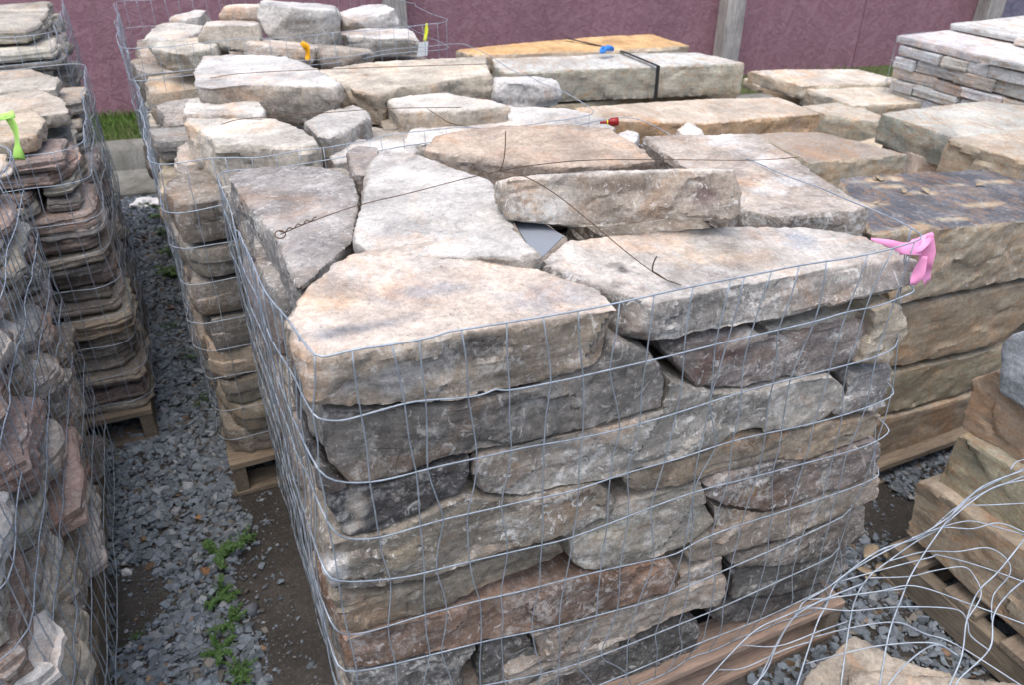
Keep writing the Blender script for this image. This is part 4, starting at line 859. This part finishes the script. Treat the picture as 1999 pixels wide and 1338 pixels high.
# pile behind it, near the kerb
pallet(-1.4, -.32, 3.5, 4.5, 'wooden pallet under the flat stones nearest the kerb')
courses('flagstone', 'flat stone of kerb side cage', 'flat stones of the kerb side cage', (-1.1, 3.54, 0), (1, 0, 0), (0, 1, 0), .765, .132, 1.08, (.04, .075), (.24, .44), .32, [(.33, .29, .23), (.28, .25, .2), (.38, .34, .28)], vox=.010, lichen=.4, jitter=.03, cuts=3, corner='-aisle corner')
courses('flagstone', 'flat stone in aisle side of kerb side cage', 'aisle side flat stones of the kerb side cage', (-.335, 3.88, 0), (0, 1, 0), (-1, 0, 0), .6, .132, 1.08, (.045, .08), (.2, .36), .4, [(.33, .29, .23), (.28, .25, .2), (.38, .34, .28)], vox=.011, lichen=.4, jitter=.03, cuts=3, corner='lime cage')
courses('flagstone', 'broad grey flagstone on kerb side cage', 'top flagstones of the kerb side cage', (-1.1, 3.6, 0), (1, 0, 0), (0, 1, 0), .75, 1.085, 1.135, (.05, .05), (.36, .42), .8, [(.42, .38, .32)], vox=.014, lichen=.5, corner='-aisle corner')
cage('galvanised wire cage round the flat stones nearest the kerb', -1.42, -.305, 3.49, 4.52, .14, 1.14, dz=.11, ds=.06, r=.07, wob=.015, seed=27, sides='fr', rw=.0013)
# near left pile
pallet(-1.5, -.41, 1.02, 2.26, 'pale wooden pallet under the chunky stone pile opposite the ribboned cage')
courses('fieldstone', 'chunky stone opposite the ribboned cage', 'stones of the cage opposite the ribboned one', (-.412, 1.02, 0), (0, 1, 0), (-1, 0, 0), 1.26, .132, 1.06, (.032, .072), (.14, .36), .32, [(.33, .28, .21), (.27, .23, .185), (.38, .34, .28), (.20, .175, .15), (.33, .23, .18), (.42, .39, .34)], vox=.008, lichen=.6, jitter=.04, cuts=6, bulge=.03, tilt=.06, layer=.018, corner='-lime ribbon cage')
courses('fieldstone', 'stone buried in the cage opposite the ribboned one', 'core stones of the cage opposite the ribboned one', (-.78, 1.04, 0), (0, 1, 0), (-1, 0, 0), 1.2, .132, 1.02, (.17, .19), (.5, .62), .5, [BR, GY], vox=.03)
cage('galvanised wire cage round the chunky stones opposite the ribboned cage', -1.5, -.365, 1.0, 2.31, .10, 1.08, dz=.105, ds=.052, r=.09, wob=.009, seed=33, sides='fr', rw=.0014)

# ================================================================== RIGHT: slabs and blocks
def slab(label, px, z, thick, tint, bed, lichen=.1, vox=.012, name='stone_slab', **kw):
    return ts(label, px, z, thick, tint, bed, lichen, name=name, vox=vox, mat='sand', amp=kw.pop('amp', .8), flare=kw.pop('flare', 1.0), x0=kw.pop('x0', 2.), y0=kw.pop('y0', 2.), **kw)
SB = (.36, .30, .205); SG = (.36, .345, .27)
# stack of long thick slabs beside the ribboned cage
def gface(label, px, dy, tint, bed, depth=.75, **kw):
    return face_stone('stone_slab', label, [uy(x, y, 1.25 + dy) for x, y in px], (0, 1, 0), depth, taper=.98, tint=tint, bed=bed, lichen=.08, vox=.010, mat='sand', gap=.006, amp=.6, **kw)
pallet(1.72, 3.1, 1.22, 2.2, 'dark wooden pallet under the long thick slabs', h=.09)
gt = [(1700, 452), (1760, 450), (1850, 446), (1999, 430), (2200, 405), (2330, 385), (2330, 300), (2150, 312), (1999, 323), (1850, 332), (1720, 340), (1637, 346), (1665, 395)]
r = np.array([uz(x, y, .915, -.11, .0, 1.5, 1.25) for x, y in gt]); b = r.copy(); b[:, 2] -= .23
for i, (x, y) in {0: (1740, 598), 1: (1790, 586), 2: (1860, 572), 3: (1999, 546), 4: (2230, 505), 5: (2370, 480)}.items(): b[i] = uy(x, y, 1.25)
stone('stone_slab', 'thick long slab with a dark flaking slate grey top', [b, r + np.array([0, 0, -.012]), scaled(r, .99)], tint=SB, bed=(.105, .11, .125), lichen=.45, vox=.009, mat='sand', stains=[(uz(x, y, .92, -.11, 0, 1.5, 1.25), (.10, .022, .03), (.45, .38, .27), .9) for x, y in ((1740, 360), (1800, 372), (1870, 358), (1720, 395), (1950, 350), (1790, 440), (1850, 425), (1920, 395), (1700, 350), (1760, 345))])
gface('thick tan slab under the dark topped one', [(1700, 606), (1790, 590), (1860, 576), (1999, 551), (2230, 510), (2240, 590), (1999, 632), (1940, 680), (1860, 698), (1757, 720), (1700, 730)], .015, (.37, .30, .205), (.42, .36, .27))
gface('greenish tan slab third down in the long slab stack', [(1700, 736), (1757, 724), (1860, 703), (1940, 684), (2100, 645), (2200, 620), (2180, 690), (1990, 745), (1886, 770), (1800, 795), (1700, 820)], .02, (.33, .29, .2), (.4, .36, .27))
gface('brown slab fourth down in the long slab stack', [(1690, 826), (1800, 799), (1886, 775), (1990, 750), (2150, 708), (2140, 790), (1990, 842), (1837, 876), (1731, 905), (1690, 912)], .01, (.33, .26, .18), (.4, .34, .25))
# grey green slab, tan slab, pink block behind that stack
slab('grey green slab leaning over the gap beside the cream slabs', [(1716, 219), (1800, 208), (1925, 194), (2080, 215), (2200, 240), (2050, 252), (1962, 258), (1862, 268), (1800, 246)], .86, .115, (.31, .31, .24), (.46, .45, .39), .3)
slab('tan slab resting on the corner of the grey green slab', [(1845, 268), (1900, 262), (2050, 240), (2200, 235), (2250, 285), (2100, 296), (1999, 312), (1920, 290)], .87, .13, (.37, .30, .2), (.5, .43, .33), .2)
slab('pinkish weathered block below the grey green slab', [(1722, 268), (1790, 262), (1850, 282), (1850, 312), (1790, 304)], .76, .10, (.45, .36, .28), (.5, .42, .33), .3)
slab('brown banded slab with a chipped pale edge behind the white streaked one', [(1462, 259), (1530, 256), (1596, 254), (1680, 274), (1776, 300), (1720, 305), (1650, 311), (1580, 318), (1560, 305)], .84, .10, (.44, .41, .31), (.35, .29, .23), .2)
slab('long orange sided slab in front of the strapped block', [(1118, 208), (1200, 203), (1340, 192), (1519, 187), (1606, 220), (1500, 229), (1374, 240), (1260, 236), (1150, 232)], .78, .105, (.44, .29, .15), (.52, .44, .34), .3)
slab('pale block below the cream slabs, end on', [(1560, 206), (1650, 196), (1722, 224), (1716, 239), (1608, 223)], .69, .12, (.43, .40, .3), (.5, .45, .36), .1)
slab('upper cream slab with a smooth even top', [(1458, 136), (1540, 133), (1673, 133), (1778, 158), (1700, 162), (1565, 166), (1510, 150)], .72, .07, (.52, .47, .36), (.62, .57, .48), .1)
slab('lower cream slab overlapping the other cream slab', [(1564, 169), (1630, 166), (1699, 164), (1790, 178), (1876, 197), (1780, 202), (1665, 206), (1610, 186)], .70, .085, (.47, .43, .33), (.60, .55, .45), .1)
slab('thin cream slab under the two overlapping cream slabs', [(1448, 152), (1540, 148), (1700, 190), (1880, 215), (1800, 225), (1690, 226), (1560, 186)], .60, .05, (.5, .42, .3), (.6, .52, .4), .05)
slab('thick grey green block with a black strap across it', [(955, 107), (1080, 103), (1200, 102), (1362, 101), (1457, 122), (1380, 125), (1284, 129), (1150, 134), (1030, 139), (985, 142), (966, 125)], .84, .15, (.42, .40, .31), (.5, .5, .46), .1)
slab('flat orange topped slab behind the strapped block', [(888, 96), (990, 85), (1104, 75), (1190, 69), (1272, 65), (1350, 87), (1300, 92), (1150, 99), (1000, 104), (920, 106)], .86, .08, (.47, .40, .3), (.62, .38, .15), .1)
# supporting slabs down to the ground, mostly out of sight
def under(label, x0, x1, y0, y1, z0, z1, n, group):
    for k in range(n):
        a = z0 + (z1 - z0) * k / n; b_ = z0 + (z1 - z0) * (k + 1) / n - .004; e = lambda: rnd.uniform(-.02, .02)
        rr = np.array([(x0 + e(), y0 + e(), b_), (x1 + e(), y0 + e(), b_), (x1 + e(), y1 + e(), b_), (x0 + e(), y1 + e(), b_)])
        t = jit(rnd.choice([SB, SG, (.42, .36, .26)]))
        top_stone('stone_slab', label, rr, b_ - a, 1.0, tint=t, bed=tuple(1.2 * q for q in t), lichen=.15, vox=.022, mat='sand', group=group)
pallet(1.7, 2.82, 3.3, 4.35, 'wooden pallet under the strapped slabs'); under('rough slab supporting the strapped block', 1.72, 2.8, 3.36, 4.3, .132, .68, 4, 'slabs under the strapped block')
pallet(1.72, 2.75, 2.5, 3.2, 'wooden pallet under the orange sided slab'); under('rough slab supporting the orange sided slab', 1.74, 2.7, 2.62, 3.15, .132, .668, 4, 'slabs under the orange sided slab')
pallet(1.85, 2.5, 1.9, 2.42, 'narrow pallet under the brown banded slab', h=.1); under('rough slab supporting the brown banded slab', 1.9, 2.36, 2.0, 2.36, .102, .735, 4, 'slabs under the brown banded slab')
pallet(2.95, 3.7, 2.7, 3.6, 'wooden pallet under the cream slabs'); under('rough slab supporting the cream slabs', 3.02, 3.6, 2.85, 3.5, .132, .545, 4, 'slabs under the cream slabs')
pallet(2.55, 3.3, 1.7, 2.5, 'wooden pallet under the grey green slab', h=.1); under('rough slab supporting the grey green slab', 2.68, 3.25, 1.85, 2.45, .102, .655, 4, 'slabs under the grey green slab')
# strap over the thick block
sp = [(1284, 193, -.005), (1284, 129, 0)]
a0 = uz(1283, 129, .848); a1 = uz(1212, 101, .848)
d_ = ray(1283, 160); dn = (a1 - a0) / np.linalg.norm(a1 - a0)
foot = a0 - dn * .010 + np.array([0, 0, -.155]); top0 = a0 - dn * .008; top1 = a1; back = uz(1104, 74, .875)
st = empty('strap', tuple(foot), 'black packing strap with a blue knot round the thick grey green block', 'strap')
sd = np.cross(dn, _Z); sd /= np.linalg.norm(sd)
V = []; path = [foot, top0 + np.array([0, 0, -.01]), top0 + np.array([0, 0, .002]), a0 + dn * .02 + np.array([0, 0, .003]), top1 + np.array([0, 0, .006]), back]
for i, p in enumerate(path):
    w = .010
    for s_, h_ in ((-1, 0), (1, 0), (1, 1), (-1, 1)):
        nv = -dn if i < 2 else np.array([0, 0, 1.]); V.append(p - foot + sd * w * s_ + nv * .0018 * h_)
Fs = []
for i in range(len(path) - 1):
    for k in range(4): Fs.append((i * 4 + k, i * 4 + (k + 1) % 4, i * 4 + 4 + (k + 1) % 4, i * 4 + 4 + k))
Fs += [(3, 2, 1, 0), tuple(len(V) - 4 + k for k in range(4))]
mesh_obj('band', V, Fs, M['strap'], st)
kn = uz(1186, 98, .875)
for k in range(3):
    pts = [kn - foot + np.array([.02 * math.cos(a + k) * (1 + .5 * k), .016 * math.sin(a * 1.3 + k), .010 * math.sin(2 * a + k) + .006]) for a in np.linspace(0, 5, 12)]
    Vt, Ft = tube(catmull(pts, 2), .0075, 6); mesh_obj('knot', Vt, Ft, M['blue'], st, smooth=True)

# pale walling stones in a fine wire cage by the fence
pallet(3.2, 4.35, 1.75, 2.98, 'wooden pallet under the pale walling stones', h=.13)
PALE = [(.58, .585, .57), (.50, .50, .48), (.46, .46, .43), (.55, .545, .52), (.52, .52, .5), (.48, .43, .36), (.5, .49, .46)]
courses('walling_stone', 'pale walling stone by violet fence panel', 'pale walling stones', (3.3, 2.83, 0), (0, -1, 0), (1, 0, 0), .95, .132, .93, (.045, .062), (.11, .27), .3, PALE, vox=.008, lichen=.15, jitter=.012, cuts=0, tight=True, mat='sand', corner='fence end')
courses('walling_stone', 'pale walling stone at the far end of the cage by the violet panel', 'far end pale walling stones', (3.58, 2.84, 0), (1, 0, 0), (0, -1, 0), .66, .132, .93, (.07, .09), (.3, .36), .28, PALE, vox=.024, lichen=.1, mat='sand')
courses('walling_stone', 'broad white flagstone on pale walling stones', 'white flagstones on the walling stones', (3.28, 2.85, 0), (0, -1, 0), (1, 0, 0), .97, .935, .972, (.037, .037), (.36, .5), .95, [(.58, .575, .55)], vox=.011, lichen=.05, mat='sand', cuts=0, tight=True, corner='fence end')
courses('walling_stone', 'upper white flagstone at the back of the pale walling stones', 'upper white flagstones', (3.62, 2.84, 0), (0, -1, 0), (1, 0, 0), .9, .974, 1.005, (.031, .031), (.36, .5), .6, [(.58, .575, .55)], vox=.011, lichen=.05, mat='sand', cuts=0, tight=True)
cage('fine galvanised wire cage round the pale walling stones', 3.265, 4.3, 1.82, 2.865, .14, .965, dz=.1, ds=.05, r=.04, wob=.008, seed=41, sides='lb', rw=.0010)

# blocks on a pallet at the right
pallet(1.535, 2.62, -.15, .95, 'pale wooden pallet under the stack of hewn tan blocks')
def mface(label, px, X, depth, tint, bed, name='stone_block', **kw):
    return face_stone(name, label, [ux(x, y, X) for x, y in px], (1, 0, 0), depth, taper=.95, tint=tint, bed=bed, vox=.009, mat=kw.pop('mat', 'sand'), amp=.65, lichen=kw.pop('lichen', .08), **kw)
mface('lowest hewn tan block on the pallet, with a sloping top', [(1783, 940), (1812, 945), (1900, 1010), (2010, 1080), (2150, 1160), (2400, 1310), (2420, 1520), (2200, 1385), (2000, 1255), (1900, 1165), (1760, 1040)], 1.56, .7, (.36, .29, .2), (.4, .33, .24))
mface('greenish hewn block second up on the pallet', [(1866, 846), (1910, 868), (1999, 925), (2150, 1010), (2330, 1110), (2380, 1290), (2150, 1150), (2010, 1068), (1900, 998), (1822, 955)], 1.60, .65, (.33, .30, .2), (.4, .36, .26))
mface('orange tan hewn block under the blue grey stone', [(1893, 741), (1945, 718), (2010, 752), (2150, 830), (2280, 900), (2300, 1080), (2150, 995), (1999, 915), (1915, 862), (1868, 838)], 1.63, .6, (.41, .30, .2), (.45, .35, .25))
mface('pale blue grey stone on top of the hewn tan blocks', [(1946, 685), (1962, 652), (2000, 640), (2120, 690), (2150, 800), (2060, 835), (1999, 808), (1943, 770), (1950, 725)], 1.595, .4, (.36, .39, .415), (.46, .49, .51), lichen=.15, mat='field')

# low stones and the crumpled wire in front
ts('flat grey brown stone lying low under the crumpled wire', [(1571, 1318), (1600, 1290), (1640, 1262), (1664, 1238), (1690, 1250), (1740, 1280), (1800, 1303), (1860, 1316), (1870, 1400), (1750, 1480), (1600, 1470), (1550, 1380)], .135, .12, (.32, .28, .22), (.40, .35, .28), .35, name='fieldstone', vox=.009)
ts('brown stone on the gravel overlapping the flat low stone', [(1665, 1322), (1720, 1305), (1800, 1322), (1850, 1318), (2000, 1335), (2080, 1400), (1900, 1480), (1720, 1450)], .19, .06, (.30, .25, .19), (.38, .32, .25), .3, name='fieldstone', vox=.009)
pl0 = uz(1200, 1338, .30); pl1 = uz(1999, 930, .60); pl2 = uz(1999, 1338, .42)
pn = np.cross(pl1 - pl0, pl2 - pl0); pn /= np.linalg.norm(pn)
crw = empty('loose_wire_mesh', tuple(uz(1600, 1338, .02)), 'crumpled unrolled galvanised wire mesh arching over the low stones', 'wire mesh')
def c8(pts): return [(1340 + x / 2.687, 840 + y / 2.687) for x, y in pts]
def crumple(pts, k, r, name):
    P = []
    for (x, y) in c8(pts):
        q = onplane(x, y, pl0, pn); d = ray(x, y); d = d / np.linalg.norm(d)
        bul = -.05 * math.sin(max(0, min(1, (x - 1250) / 800)) * math.pi) + (.03 * vnoise(np.array([[x / 90., y / 90., k]]))[0])
        P.append(q + d * bul)
    wire(name, catmull(P, 6), r, 'wire', crw)
LONG = [[(-60, 1520), (110, 1310), (340, 1070), (500, 985), (740, 890), (1000, 850), (1145, 835)],
 [(330, 1420), (480, 1110), (580, 960), (620, 900), (740, 830), (1000, 640), (1230, 560), (1400, 420), (1560, 330), (1790, 235)],
 [(560, 1400), (680, 1030), (730, 930), (790, 800), (930, 700), (1100, 610), (1250, 540), (1400, 440), (1550, 300), (1790, 205)],
 [(800, 1420), (850, 1050), (890, 880), (960, 770), (1060, 690), (1200, 590), (1330, 515), (1480, 390), (1620, 300), (1790, 260)],
 [(1000, 1420), (1060, 1080), (1130, 880), (1180, 760), (1280, 600), (1430, 400), (1550, 310), (1800, 190)],
 [(1340, 1420), (1440, 1200), (1470, 1000), (1530, 850), (1640, 740), (1800, 540)],
 [(1400, 1400), (1430, 1310), (1590, 1150), (1610, 980), (1680, 870), (1800, 765)],
 [(200, 1480), (400, 1290), (470, 1140), (560, 990), (700, 900), (945, 800)],
 [(1000, 1420), (1140, 1240), (1300, 1130), (1420, 1180)]]
CROSS = [[(580, 960), (660, 935), (860, 950), (1110, 930), (1400, 940), (1470, 1000), (1490, 1080), (1590, 1160)], [(630, 890), (730, 885), (1000, 850), (1200, 820), (1500, 920), (1800, 1030)],
 [(955, 778), (1170, 770), (1300, 740), (1450, 720), (1510, 770), (1545, 870), (1470, 1000)], [(1060, 690), (1250, 640), (1420, 640), (1580, 620), (1680, 680), (1695, 760), (1610, 870), (1600, 1000)],
 [(790, 800), (1080, 720), (1280, 670), (1330, 660), (1550, 720), (1800, 810)], [(1180, 570), (1340, 515), (1500, 520), (1640, 490), (1800, 550)], [(1250, 540), (1470, 480), (1640, 515), (1800, 560)], [(1340, 470), (1430, 405), (1600, 395), (1800, 385)],
 [(617, 1230), (840, 1170), (1040, 1130), (1300, 1120), (1430, 1190)], [(660, 1090), (860, 1040), (1100, 1010), (1250, 1070), (1420, 1130), (1800, 1370)], [(282, 1130), (480, 1135), (690, 1060), (862, 1000)], [(158, 1260), (300, 1250), (500, 1160), (655, 1110)],
 [(1700, 210), (1730, 170), (1800, 150)]]
for k, w in enumerate(LONG): crumple(w, k, .0016, 'long_wire')
for k, w in enumerate(CROSS): crumple(w, k + 20, .0013, 'cross_wire')

# ================================================================== small things
def weed(px, py, size, label, n=70):
    P = uz(px, py, .01); V = []; F_ = []
    stems = rnd.randint(6, 9)
    for s in range(stems):
        a0 = rnd.uniform(0, 6.28); L = size * rnd.uniform(.5, 1.0); up = rnd.uniform(.25, .7)
        for k in range(n // stems):
            t = (k + 1) / (n // stems); c = np.array([math.cos(a0) * L * t, math.sin(a0) * L * t, L * up * math.sin(t * 1.8)])
            for w_ in range(3):
                b = rnd.uniform(0, 6.28); l = size * rnd.uniform(.11, .2) * (1.1 - .3 * t); w = l * rnd.uniform(.32, .45); el = rnd.uniform(-.1, .7)
                d = np.array([math.cos(b) * math.cos(el), math.sin(b) * math.cos(el), math.sin(el)]); sd_ = np.array([-math.sin(b), math.cos(b), rnd.uniform(-.3, .3)])
                i = len(V); V += [c, c + d * l * .45 + sd_ * w, c + d * l * .9 + sd_ * w * .4 + [0, 0, -.1 * l], c + d * l, c + d * l * .9 - sd_ * w * .4 + [0, 0, -.1 * l], c + d * l * .45 - sd_ * w, c + d * l * .5 + np.array([0, 0, l * .12])]
                F_ += [(i, i + 1, i + 6), (i + 1, i + 2, i + 6), (i + 2, i + 3, i + 6), (i + 3, i + 4, i + 6), (i + 4, i + 5, i + 6), (i + 5, i, i + 6)]
    t = empty('weed', tuple(P), label, 'plant', 'weeds along the aisle')
    mesh_obj('leaves', V, F_, M['weed'], t, smooth=True)
    for s in range(stems):
        a0 = s * 6.28 / stems; Vt, Ft = tube([np.array([math.cos(a0) * size * .7 * q, math.sin(a0) * size * .7 * q, size * .3 * math.sin(q * 1.8)]) for q in (0, .3, .6, 1)], .0012, 4)
        mesh_obj('stem', Vt, Ft, M['weed'], t)
weed(425, 1092, .085, 'largest green weed with a side shoot growing through the gravel', 190); weed(470, 1062, .06, 'small side weed beside the largest one on bare soil', 40)
weed(428, 1172, .065, 'middle sized green weed beside the smooth cobble', 130); weed(452, 1222, .06, 'ragged green weed below the smooth cobble', 110)
weed(430, 1277, .066, 'bushy green weed rooted between loose gravel', 130); weed(468, 1322, .055, 'weed nearest the ribboned cage pallet', 100)
weed(382, 700, .06, 'low green weed beside the second pallet', 40); weed(395, 790, .05, 'sparse creeping weed in the aisle gravel', 24); weed(332, 640, .05, 'faint low weed in the middle of the aisle', 20)
for (x, y, s) in ((330, 425, .15), (350, 470, .12), (345, 410, .12), (345, 540, .1), (338, 500, .1)): weed(x, y, s, 'creeping green weed in the gravel near the kerb', 110)
weed(268, 1245, .025, 'tiny thin weed sprout on the bare soil', 10)
# crumpled white plastic by the kerb
P = uz(292, 402, .0)
bm = bmesh.new(); bmesh.ops.create_icosphere(bm, subdivisions=3, radius=1)
for v in bm.verts:
    nz = float(fbm(np.array([v.co[:]]) * 2.3, 2)[0]); v.co = Vector((v.co.x * .085, v.co.y * .06, max(-.2, v.co.z) * .035)) * (1 + .55 * nz)
o = bm_obj('plastic_bag', bm, M['whiteplastic'], None, (P[0], P[1], .014)); tag(o, 'crumpled white plastic litter on the gravel in front of the kerb', 'litter')
# dry leaves
def dry(P, s, label, n_=None):
    a = rnd.uniform(0, 6.28); V = []
    for k in range(9):
        t = k / 8; w = math.sin(math.pi * t) ** .8 * .3
        for q in (-1, 0, 1):
            V.append((s * (t - .5), s * w * q, s * (.05 * math.sin(t * 3) + .06 * abs(q) * w * 3 + .004)))
    F_ = [(k * 3 + q, k * 3 + 3 + q, k * 3 + 4 + q, k * 3 + 1 + q) for k in range(8) for q in (0, 1)]
    o = mesh_obj('dry_leaf', V, F_, M['leaf_dry'], None, tuple(P), True); o.rotation_euler = (rnd.uniform(-.3, .3), rnd.uniform(-.3, .3), a)
    md = o.modifiers.new('s', 'SOLIDIFY'); md.thickness = .0006
    return tag(o, label, 'leaf', 'dry leaves')
for k in range(9): dry(uz(rnd.uniform(1690, 1790), rnd.uniform(1060, 1130), .03), rnd.uniform(.035, .07), 'curled dry brown leaf on the gravel by the block pallet')
for k in range(6): dry(uz(rnd.uniform(1690, 1960), rnd.uniform(345, 395), .921, -.11, 0, 1.5, 1.25), rnd.uniform(.02, .05), 'dry flake of leaf lying on the dark flaking slab')
dry(uy(910, 962, .90), .035, 'dry leaf stuck in the gap beside the blackened corner stone')
finish_stones()
